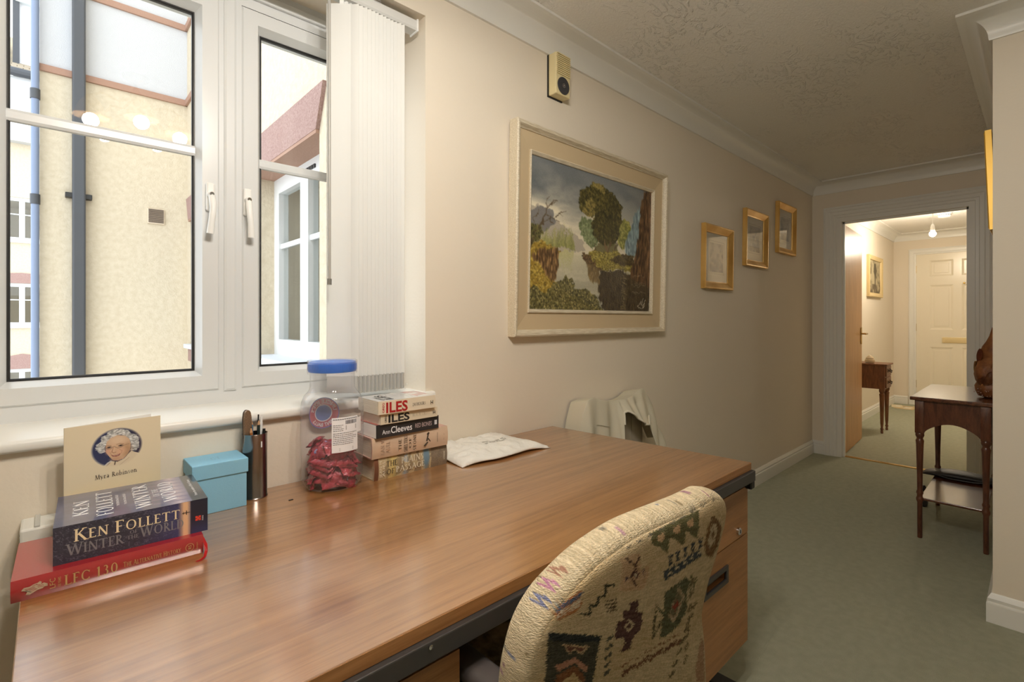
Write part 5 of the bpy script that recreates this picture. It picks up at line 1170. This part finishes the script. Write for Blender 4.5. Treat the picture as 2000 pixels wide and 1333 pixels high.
for a, b in ((-.275, -.033), (.048, .29)):
    for c_, d_ in ((1.745, 1.96), (1.03, 1.63), (.16, .80)): pan.append((-b+.0, -a+.0, c_, d_))
bm = nbm(); wallbox(bm, -fw_/2, fw_/2, .004, FDZ-.006, pan, lambda b, a, c, z, y: box(b, 0, .04, a, c, z, y)); leaf = obj('leaf', bm, M_dw, fd)
for a, b, c_, d_ in pan:
    bm = nbm(); box(bm, .012, .03, a, b, c_, d_); p = obj('panel', bm, M_dw, fd)
    bm = nbm(); sweep(bm, [(.012, a, c_), (.012, b, c_), (.012, b, d_), (.012, a, d_)], (-1, 0, 0), [(0, 0), (0, .012), (.022, .001), (.022, 0)], closed=True, flip=1); obj('moulding', bm, M_dw, p)
    bm = nbm(); m_ = .045; sweep(bm, [(.012, a+m_, c_+m_), (.012, b-m_, c_+m_), (.012, b-m_, d_-m_), (.012, a+m_, d_-m_)], (-1, 0, 0), [(0, 0), (0, .0), (.018, .007), (.02, 0)], closed=True, flip=1)
    bm.free(); bm = nbm(); box(bm, .005, .014, a+m_, b-m_, c_+m_, d_-m_, .004); obj('raised_field', bm, M_dw, p)
M_lbr = mat('pale_brass', (228, 208, 158), .4, .5)
lb = obj('letterbox', B(-.012, 0, -.145, .145, .855, .93, .004), M_lbr, fd); obj('letterbox_flap', B(-.016, -.011, -.12, .12, .87, .915, .002), M_lbr, lb)
bm = nbm(); lathe(bm, [(.012, 0), (.012, -.006), (.005, -.008)], 16, axis='x', c=(0, -.072, 1.64)); obj('door_viewer', bm, M_brass, fd)
for z in (.29, 1.06, 1.85): obj('hinge', B(-.006, .004, fw_/2-.004, fw_/2+.008, z-.05, z+.05), M_brass, fd)
bm = nbm(); sweep(bm, [(HX, FD1, 0), (HX, FD1, FDZ), (HX, FD0, FDZ), (HX, FD0, 0)], (-1, 0, 0), [(-.006, -.02), (-.006, .004), (.012, .006), (.016, .014), (.05, .016), (.06, .02), (.072, .016), (.072, 0), (0, 0), (0, -.02)], flip=-1)
tag(struct('trim_4', bm, M_trim), 'white casing around the front door in hall', 'door casing')
LX, LY, LZ = 6.88, .795, 2.085
lamp = thing('pendant_bulb', 'bare glowing light bulb hanging from the hall ceiling', 'lamp', (LX, LY, CH))
bm = nbm(); lathe(bm, [(.05, 0), (.048, -.012), (.025, -.028), (.008, -.032)], 28); obj('ceiling_rose', bm, M_white, lamp, smooth=True)
bm = nbm(); tube(bm, [(0, 0, -.03), (0, 0, LZ+.075-CH)], .0035, 8); obj('flex', bm, M_white, lamp)
bm = nbm(); lathe(bm, [(.008, .1), (.015, .085), (.02, .06), (.02, .032), (.014, .03)], 20, c=(0, 0, LZ-CH)); obj('lamp_holder', bm, M_white, lamp, smooth=True)
bm = nbm(); lathe(bm, [(.012, .034), (.016, .024), (.028, .008), (.031, -.006), (.027, -.02), (.016, -.031), (.002, -.035)], 24, c=(0, 0, LZ-CH)); obj('bulb', bm, mat('glowing_bulb', (255, 232, 196), .5, emit=60), lamp, smooth='all')
def point(name, loc, w, rgb, r, parent=None):
    l = bpy.data.lights.new(name, 'POINT'); l.energy = w; l.color = rgb; l.shadow_soft_size = r
    o = bpy.data.objects.new(name, l); COL.objects.link(o); o.location = loc
    if parent: o.parent = parent
    return o
HALL_W = 20
point('hall_bulb_light', (0, 0, LZ-CH-.06), HALL_W, (1, .88, .70), .03, lamp)
smk = thing('smoke_detector', 'round white smoke detector on the hall ceiling', 'smoke detector', (7.28, .74, CH))
bm = nbm(); lathe(bm, [(.065, 0), (.065, -.012), (.058, -.014)], 32); obj('base', bm, M_white, smk, smooth=True)
bm = nbm(); lathe(bm, [(.056, -.012), (.058, -.03), (.05, -.042), (.002, -.044)], 32); obj('cover', bm, M_white, smk, smooth=True)
bm = nbm()
for k in range(18):
    a = 2*PI*k/18; bmesh.ops.create_cube(bm, size=1, matrix=Matrix.Translation((.0575*math.cos(a), .0575*math.sin(a), -.022)) @ Matrix.Rotation(a, 4, 'Z') @ Matrix.Diagonal((.002, .012, .005, 1)))
obj('vent_slots', bm, M_dark, smk)
hp_ = thing('framed_print', 'narrow gold framed print above the hall table', 'picture', (7.44, HY, 1.692))
frame_sweep(.72, .5, [(0, .001), (0, .03), (.01, .034), (.05, .022), (.055, .001)], mat('pale_gold_frame', (216, 192, 140), .45, .15), 'frame', hp_)
cvh = Canvas(70, 90, (176, 164, 132)); nn = cvh.fbm(5, 6, 3, 4); cvh.blend(np.clip((nn-.5)*4, 0, 1)*.8, (92, 82, 58)); cvh.poly([(.45, .1), (.62, .08), (.7, .3), (.6, .5), (.58, .8), (.5, .8), (.52, .5), (.42, .35)], (70, 62, 40), .9); cvh.blend((cvh.y > .72)*np.clip((nn-.35)*4, 0, 1)*.7, (80, 66, 46))
print_sheet('print', cvh, (-.31, -.01, .20), (.62, 0, 0), (0, 0, -.40), M_vprint, hp_)
ht = thing('hall_table', 'small two-drawer chestnut table behind the oak door', 'table', (6.35, 1.24, 0))
def hq(bm): bmesh.ops.translate(bm, verts=bm.verts, vec=(-6.35, -1.24, 0)); return bm
H0, H1, G0, G1 = 6.205, 6.49, 1.085, 1.40
bm = nbm(); box(bm, H0-.012, H1+.012, G0-.015, G1, .695, .712, .004); obj('table_top', hq(bm), M_hallwood, ht)
bm = nbm(); box(bm, H0, H1, G0+.006, G1-.005, .455, .696); obj('carcass', hq(bm), M_hallwood, ht)
for z0_, z1_ in ((.465, .572), (.582, .688)):
    bm = nbm(); box(bm, H0+.03, H1-.03, G0-.004, G0+.008, z0_, z1_, .003); d = obj('drawer', hq(bm), M_hallwood, ht)
    bm = nbm(); zc = (z0_+z1_)/2; tube(bm, [(6.30, G0-.004, zc+.01), (6.305, G0-.022, zc+.004), (6.35, G0-.026, zc-.014), (6.395, G0-.022, zc+.004), (6.40, G0-.004, zc+.01)], .005, 8); obj('drop_handle', hq(bm), mat('dark_bronze', (60, 44, 30), .4, .8), d, smooth=True)
    for x in (6.30, 6.40):
        bm = nbm(); box(bm, x-.014, x+.014, G0-.008, G0-.003, zc-.012, zc+.024, .002); obj('handle_plate', hq(bm), mat('dark_bronze', (60, 44, 30), .4, .8), d)
lp2 = [(.008, 0), (.012, .004), (.012, .02), (.009, .03), (.016, .045), (.010, .06), (.014, .1), (.021, .38), (.024, .40), (.017, .41), (.022, .42), (.026, .435), (.024, .456)]
l0 = None
for x in (H0+.028, H1-.028):
    for y in (G0+.034, G1-.034):
        if l0 is None: bm = nbm(); lathe(bm, lp2, 18); l0 = obj('leg', bm, M_hallwood, ht, smooth=True); l_ = l0
        else: l_ = l0.copy(); COL.objects.link(l_); l_.parent = ht
        l_.location = (x-6.35, y-1.24, 0)
tp = thing('trinket_dish', 'small stacked cream trinket dish on the hall table', 'dish', (6.3, 1.235, .712))
bm = nbm(); lathe(bm, [(.02, 0), (.04, .004), (.046, .02), (.042, .035), (.03, .04)], 24); obj('dish', bm, mat('cream_ceramic', (214, 196, 164), .4), tp, smooth=True)
bm = nbm(); lathe(bm, [(.034, .038), (.036, .05), (.026, .066), (.014, .078), (.003, .084)], 24); obj('dish_lid', bm, mat('cream_ceramic', (214, 196, 164), .4), tp, smooth=True)
for i, (x, y, rz, w, h, lab) in enumerate(((8.32, 1.33, .2, .23, .12, 'cream envelope of post on hall floor by skirting'), (8.27, 1.22, -.12, .3, .2, 'larger tan leaflet of post on the hall floor'))):
    o = tag(obj('letter', B(-w/2, w/2, -h/2, h/2, 0, .004+.003*(1-i), .001), mat('paper_%d' % i, ((236, 222, 190), (214, 192, 150))[i], .7), loc=(x, y, .0), rot=(0, 0, rz)), lab, 'letter')
    obj('address_window' if i == 0 else 'fold_flap', B(-w*.3, w*.2, -h*.3, h*.1, .0065-.003*i, .0072-.003*i), mat('paper_pale', (240, 234, 216), .5), o)
# ------------------------------------------------------------------ office chair with a woven cover
chair = thing('office_chair', 'office chair with a cream kilim-patterned loose cover', 'chair', (.62, .62, 0))
YAWC, YAWS = math.cos(YAW), math.sin(YAW)
def plane_pt(u, v, off=0.0):
    """point of the reclined back-rest plane for a spot measured on the photograph's 2000 x 1333 frame"""
    d = Vector((YAWC*967.8+YAWS*(u-1000), YAWS*967.8-YAWC*(u-1000), 624-v)); n = Vector((0, 1, .167)); c = .375+.167*.86+off
    t = (c-n.z*1.17)/(n.dot(d)); p = Vector((0, 0, 1.17))+d*t
    return p
def cz(x, y): return plane_pt(1000+x/3.573, 960+y/3.573)
# seam outline of the rear face: left side (bottom to top), top (left to right), right side (top to bottom)
LEFT = [(100, 1560), (125, 1340), (180, 1110), (240, 960), (330, 810), (430, 690)]
TOP = [(430, 690), (560, 555), (680, 455), (850, 335), (1000, 258), (1150, 190), (1290, 125), (1400, 62)]
RIGHT = [(1400, 62), (1462, 70), (1492, 130), (1480, 240), (1432, 420), (1372, 620), (1332, 800), (1322, 900), (1340, 1080), (1352, 1340), (1360, 1560)]
def resample(P, n):
    P = [Vector(p) for p in P]; d = [0]
    for a, b in zip(P, P[1:]): d.append(d[-1]+(b-a).length)
    out = []
    for k in range(n):
        s = d[-1]*k/(n-1); i = max(j for j in range(len(d)) if d[j] <= s+1e-9); i = min(i, len(P)-2)
        t = (s-d[i])/(d[i+1]-d[i]); p0 = P[max(i-1, 0)]; p1, p2 = P[i], P[i+1]; p3 = P[min(i+2, len(P)-1)]
        out.append(.5*((2*p1)+(p2-p0)*t+(2*p0-5*p1+4*p2-p3)*t*t+(3*p1-p0-3*p2+p3)*t**3))
    return out
NS, NT = 200, 190
Lc = np.array(resample([cz(*p) for p in LEFT], NT)); Tc = np.array(resample([cz(*p) for p in TOP], NS)); Rc = np.array(resample([cz(*p) for p in RIGHT], NT))[::-1]
Bc = np.array([Vector(Lc[0]).lerp(Vector(Rc[0]), k/(NS-1)) for k in range(NS)])
s, t = np.meshgrid(np.linspace(0, 1, NS), np.linspace(0, 1, NT)); S3, T3 = s[..., None], t[..., None]
rear = (1-T3)*Bc[None]+T3*Tc[None]+(1-S3)*Lc[:, None]+S3*Rc[:, None]-((1-S3)*(1-T3)*Bc[0]+S3*(1-T3)*Bc[-1]+(1-S3)*T3*Tc[0]+S3*T3*Tc[-1])
nrm = np.array(Vector((0, 1, .167)).normalized())
bulge = (np.clip(1-np.abs(2*s-1)**3.0, 0, 1)*np.clip(1-np.clip(t, 0, 1)**8, 0, 1))**.6
rear = rear-nrm*(bulge*.010)[..., None]
# fabric drawn in the same measured layout
def inv(P):
    rel = P-np.array((0, 0, 1.17)); f_ = rel[..., 0]*YAWC+rel[..., 1]*YAWS; r_ = rel[..., 0]*YAWS-rel[..., 1]*YAWC
    return ((1000+967.8*r_/f_)-1000)*3.573, ((624-967.8*rel[..., 2]/f_)-960)*3.573
class Fabric(Canvas):
    def __init__(self, X, Y, w, h):
        self.w, self.h = w, h; self.x, self.y = X, Y; self.a = np.tile(np.array((200, 178, 140.)), (h, w, 1))
    def line(self, pts, wd, rgb, al=1.0):
        for (xa, ya), (xb, yb) in zip(pts, pts[1:]):
            dx, dy = xb-xa, yb-ya; L = dx*dx+dy*dy+1e-9; q = np.clip(((self.x-xa)*dx+(self.y-ya)*dy)/L, 0, 1)
            self.blend((np.hypot(self.x-xa-q*dx, self.y-ya-q*dy) < wd)*al, rgb)
    def rnd(self, n, seed):
        g = np.random.default_rng(seed).random((n+2, n+2)); X = np.clip(self.x/1600*n, 0, n); Y = np.clip(self.y/1600*n, 0, n); return g[Y.astype(int), X.astype(int)]
FX, FYY = inv(rear); _g = np.random.default_rng(21); FX = FX+(_g.random(FX.shape)-.5)*16; FYY = FYY+(_g.random(FX.shape)-.5)*12; fab = Fabric(FX, FYY, NS, NT)
gold, cream = (198, 164, 106), (212, 196, 164)
def kilim(fab):
    X, Y = fab.x, fab.y
    fab.blend((.5+.5*np.sin(X*.006+Y*.011))*.5, cream); fab.blend(np.clip((700-X)/500, 0, 1)*np.clip((1000-Y)/500, 0, 1)*.5, gold)
    def ragged(pts, rgb, al=.95):
        fab.poly(pts, rgb, al)
    # three hanging green leaves
    for cx, cy in ((1040, 330), (1150, 275), (1245, 230)):
        ragged([(cx-70, cy-40), (cx+60, cy-100), (cx+60, cy+30), (cx+45, cy+110), (cx-10, cy+60), (cx-65, cy+40)], (98, 96, 64)); ragged([(cx-20, cy-20), (cx+20, cy-45), (cx+25, cy+5), (cx, cy+25), (cx-25, cy+15)], (212, 176, 136))
    # brown oval medallion at the right
    ragged([(1400, 170), (1445, 200), (1462, 260), (1440, 380), (1390, 470), (1350, 440), (1340, 380), (1365, 260)], (122, 92, 58)); ragged([(1405, 215), (1435, 260), (1415, 350), (1385, 400), (1368, 360), (1385, 270)], (206, 188, 156)); ragged([(1405, 260), (1418, 290), (1400, 340), (1388, 310)], (122, 96, 70))
    # dark blue comb
    ragged([(1060, 560), (1180, 490), (1310, 400), (1325, 450), (1200, 540), (1065, 630)], (58, 66, 74)); 
    for k in range(5): x = 1090+k*52; y = 500-k*30; ragged([(x, y-40), (x+34, y-60), (x+20, y-10), (x+34, y+6), (x, y+30), (x+8, y-10)], (52, 58, 64))
    for k in range(5): x = 1085+k*52; y = 590-k*36; ragged([(x, y), (x+18, y-40), (x+32, y-16)], cream)
    # pale rose lattice motif
    ragged([(760, 470), (890, 430), (905, 560), (960, 500), (950, 620), (905, 690), (750, 700), (770, 590)], (196, 162, 128), .85)
    fab.line([(800, 470), (860, 520), (860, 560), (830, 600), (870, 660)], 7, (86, 62, 48)); fab.line([(890, 460), (860, 520)], 7, (86, 62, 48)); ragged([(865, 550), (892, 580), (865, 615), (840, 585)], (90, 60, 54)); ragged([(866, 568), (878, 582), (865, 598), (852, 584)], cream); ragged([(795, 585), (815, 610), (795, 635)], (74, 58, 66)); ragged([(905, 560), (925, 545), (925, 600)], (74, 58, 66))
    # stepped dark line
    fab.line([(715, 655), (655, 660), (650, 730), (600, 740), (595, 800), (545, 800), (540, 865), (485, 855)], 9, (58, 58, 40))
    for k in range(4): fab.line([(660, 770+k*24), (730, 755+k*24)], 6, (92, 76, 54))
    # purple brown cross medallion
    ragged([(820, 780), (890, 760), (870, 840), (912, 850), (905, 960), (860, 1000), (835, 1040), (830, 1100), (755, 1130), (790, 1060), (775, 1020), (715, 1040), (735, 910), (780, 900), (775, 830), (830, 830)], (84, 54, 50)); ragged([(820, 895), (855, 930), (815, 985), (785, 945)], (206, 184, 150)); ragged([(820, 915), (838, 935), (815, 965), (800, 945)], (92, 64, 58))
    # green diamond
    ragged([(1100, 680), (1220, 600), (1240, 640), (1215, 760), (1220, 830), (1160, 940), (1080, 1010), (1030, 1030), (1045, 930), (1060, 880), (1000, 800), (1060, 840), (1065, 720)], (86, 88, 62)); ragged([(1165, 660), (1205, 740), (1130, 930), (1090, 870)], (190, 166, 134)); ragged([(1160, 690), (1190, 745), (1130, 890), (1105, 850)], (112, 104, 78)); ragged([(1150, 760), (1168, 790), (1135, 840), (1120, 805)], (150, 72, 58))
    fab.line([(1010, 790), (980, 1030), (1050, 900)], 6, (96, 88, 60)); fab.line([(1250, 590), (1240, 760), (1290, 600)], 6, (110, 104, 74))
    # band of brown dashes climbing to the right
    for k in range(13):
        x = 760+k*32; y = 1290-k*18-(k % 3)*6; ragged([(x, y), (x+30, y-46), (x+44, y-40), (x+16, y+10)], (112, 76, 54)); ragged([(x-6, y-60), (x+24, y-80), (x+20, y-58)], (130, 92, 66))
    for k in range(7): fab.line([(1100+k*26, 1300-k*80), (1130+k*26, 1260-k*80)], 8, (112, 98, 70)); fab.line([(1200+k*8, 1200-k*90), (1220+k*8, 1150-k*90)], 7, (120, 106, 78))
    # big dark panel at the lower left
    ragged([(250, 1010), (620, 1030), (560, 1340), (540, 1580), (190, 1580), (230, 1300)], (64, 62, 50)); ragged([(250, 985), (622, 1012), (612, 1050), (440, 1060), (255, 1040)], (38, 42, 42))
    ragged([(350, 1070), (540, 1080), (490, 1140), (440, 1110), (400, 1140)], (196, 166, 130)); ragged([(370, 1085), (515, 1092), (480, 1120), (440, 1098), (405, 1125)], (104, 68, 54))
    ragged([(300, 1220), (440, 1160), (530, 1230), (520, 1270), (440, 1200), (320, 1260)], (190, 138, 112)); ragged([(310, 1290), (440, 1215), (510, 1290), (500, 1560), (260, 1560)], (128, 84, 52)); ragged([(350, 1333), (430, 1270), (480, 1330), (440, 1420)], (196, 168, 122))
    # left side scraps
    ragged([(285, 860), (340, 790), (480, 690), (490, 790), (440, 850), (330, 900)], (168, 110, 66)); 
    for k in range(7): fab.line([(310+k*26, 850-k*18), (340+k*26, 790-k*14)], 6, (66, 84, 108)); fab.line([(320+k*24, 880-k*12), (350+k*22, 830-k*14)], 5, (220, 206, 180))
    for k in range(5): fab.line([(640+k*6, 1290-k*60), (680+k*6, 1250-k*60)], 8, (86, 84, 70))
    ragged([(1280, 1250), (1320, 1010), (1340, 1080), (1345, 1333), (1290, 1333)], (140, 92, 74), .5)
    # dashes along the top seam
    for k in range(9): x = 800+k*75; y = 400-k*42; fab.line([(x, y), (x+30, y-18)], 5, (110, 104, 90))
kilim(fab)
rgf = np.random.default_rng(3); fab.a += (rgf.random((NT, NS, 1))-.5)*30+np.repeat(rgf.random((NT, 25, 1))-.5, 8, 1)[:, :NS]*26
M_fab = mat_vcol('woven_kilim_cover', .9, bump=.8, bscale=260, spec=.15, stretch=(1, 1, 3))
def to_chair(P): return P-np.array((.62, .62, 0))
# rounded rim from the seam to the front face, then the front face
rimT = np.concatenate([rear[:-1, 0], rear[-1, :-1], rear[::-1, -1]]); cen = rear.reshape(-1, 3).mean(0)
NR = 16; TH = .046; rim = np.zeros((NR, len(rimT), 3))
tang = np.gradient(rimT, axis=0)
k5 = np.ones(9)/9; tang = np.stack([np.convolve(np.pad(tang[:, c], 4, 'edge'), k5, 'valid') for c in range(3)], 1)
outw = np.cross(tang, nrm); outw /= np.linalg.norm(outw, axis=1, keepdims=True)
if (outw*(rimT-cen)).sum(1).mean() < 0: outw = -outw
for k in range(NR):
    a = PI*k/(NR-1); rim[k] = rimT+nrm*(TH/2*(1-math.cos(a)))+outw*(.011*math.sin(a))
cr = np.tile(np.array((212, 196, 164.)), (NR, len(rimT), 1)); idx = np.arange(len(rimT))
g3 = np.random.default_rng(9)
edgecol = np.concatenate([fab.a[:-1, 0], fab.a[-1, :-1], fab.a[::-1, -1]])
for k in range(NR): cr[k] = cr[k]*(.35+.65*min(1, k/4))+edgecol*(.65*(1-min(1, k/4)))
for k in range(26):
    i = int(g3.integers(5, len(rimT)-12)); j = int(g3.integers(3, NR-5)); w_ = int(g3.integers(2, 6)); cr[j:j+int(g3.integers(1, 5)), i:i+w_] = np.array([(150, 142, 124), (132, 136, 152), (176, 140, 146), (158, 142, 112)][k % 4])
streak = g3.random((1, len(rimT), 1)); cr += (streak-.5)*34
for q in range(3):                                    # faded zigzag where the printed border wraps round the side
    for k in range(14):
        i = int(len(rimT)*(.245+.035*q))+k; j = 4+abs((k % 8)-4)+q; cr[j:j+2, i:i+2] = ((128, 134, 168), (196, 140, 166), (170, 130, 110))[q]
cr += (g3.random((NR, len(rimT), 1))-.5)*26
def l3(a): c = np.clip(a/255, 0, 1); return np.where(c <= .04045, c/12.92, ((c+.055)/1.055)**2.4)
back = obj('backrest', grid_mesh('backrest', to_chair(rear), l3(fab.a)), M_fab, chair, smooth='all')
obj('back_border', grid_mesh('back_border', to_chair(rim), l3(cr)), M_fab, back, smooth='all')
front = rear+nrm*TH+nrm*(bulge*.02)[..., None]; front = front[::3, ::3]; obj('back_front', grid_mesh('back_front', to_chair(front), l3(np.tile(np.array((212, 196, 158.)), front.shape[:2]+(1,)))), M_fab, back, smooth='all')
# seat, arms, column, base
bm = nbm(); box(bm, -.13, .29, -.09, .36, .43, .50, .03, 4)
seat_c = mat('seat_cover', (176, 160, 128), .9, var=(92, 80, 62), scale=26, bump=.3, bscale=300)
obj('seat', bm, seat_c, chair, smooth=True)
for sx in (-1, 1):
    x = (-.118 if sx < 0 else .28); bm = nbm(); box(bm, x-.026, x+.026, -.08, .13, .59, .62, .014, 4); a_ = obj('armrest', bm, mat('grey_arm_pad', (70, 66, 66), .5), chair, smooth=True)
    bm = nbm(); tube(bm, [(x, .02, .6), (x+.0*sx, .03, .52), (x-.03*sx, .06, .43), (x-.09*sx, .08, .425)], .013, 10); obj('arm_support', bm, M_black, a_, smooth=True)
bm = nbm(); box(bm, .0, .08, -.17, -.12, .42, .62, .01); box(bm, .0, .08, -.17, .1, .40, .43, .008); obj('back_bracket', bm, M_black, chair)
bm = nbm(); lathe(bm, [(.05, .43), (.05, .40), (.025, .39), (.025, .12), (.035, .11), (.035, .07)], 24, c=(.05, .12, 0)); obj('gas_column', bm, M_black, chair, smooth=True)
for k in range(5):
    a = 2*PI*k/5+.9; d = Vector((math.cos(a), math.sin(a), 0)); c0 = Vector((.05, .12, .09))
    bm = nbm(); tube(bm, [c0, c0+d*.12+Vector((0, 0, -.005)), c0+d*.25+Vector((0, 0, -.022))], [.022, .018, .014], 8); sp_ = obj('base_spoke', bm, M_black, chair, smooth=True)
    e = c0+d*.25; bm = nbm(); lathe(bm, [(.024, -.012), (.026, -.006), (.026, .006), (.024, .012)], 18, axis='x', c=(e.x, e.y, .026)); obj('castor', bm, M_black, sp_, smooth=True)

# ------------------------------------------------------------------ chandelier, seen lit in the photograph only as its mirror image in the panes
ch = thing('chandelier', 'small brass chandelier with five glowing glass bell shades', 'chandelier', (.31, .25, CH))
bm = nbm(); lathe(bm, [(.055, 0), (.053, -.012), (.03, -.028), (.008, -.03)], 28); obj('ceiling_rose', bm, M_brass, ch, smooth=True)
bm = nbm(); lathe(bm, [(.006, -.03), (.006, -.05), (.018, -.07), (.026, -.10), (.018, -.13), (.008, -.145), (.002, -.16)], 20); obj('stem', bm, M_brass, ch, smooth=True)
M_shade = mat('opal_shade', (236, 206, 160), .4, emit=.3)
CH_W = 9.5
for k in range(5):
    a = 2*PI*k/5+.3; d = Vector((math.cos(a), math.sin(a), 0)); arm = [d*.012+Vector((0, 0, -.105)), d*.07+Vector((0, 0, -.145)), d*.14+Vector((0, 0, -.13)), d*.18+Vector((0, 0, -.16))]
    bm = nbm(); tube(bm, arm, .006, 8); ar = obj('arm', bm, M_brass, ch, smooth=True)
    e = d*.18; bm = nbm(); lathe(bm, [(.014, -.16), (.022, -.17), (.040, -.195), (.054, -.235), (.066, -.257)], 24, c=(e.x, e.y, 0), cap=False); obj('shade', bm, M_shade, ar, smooth='all')
    bm = nbm(); lathe(bm, [(.009, -.175), (.018, -.195), (.02, -.21), (.014, -.225), (.002, -.231)], 16, c=(e.x, e.y, 0)); obj('bulb', bm, mat('warm_bulb', (255, 230, 190), .4, emit=2.5), ar, smooth='all')
    point('chandelier_bulb_offscreen', (e.x, e.y, -.272), CH_W, (1, .94, .85), .03, ch)
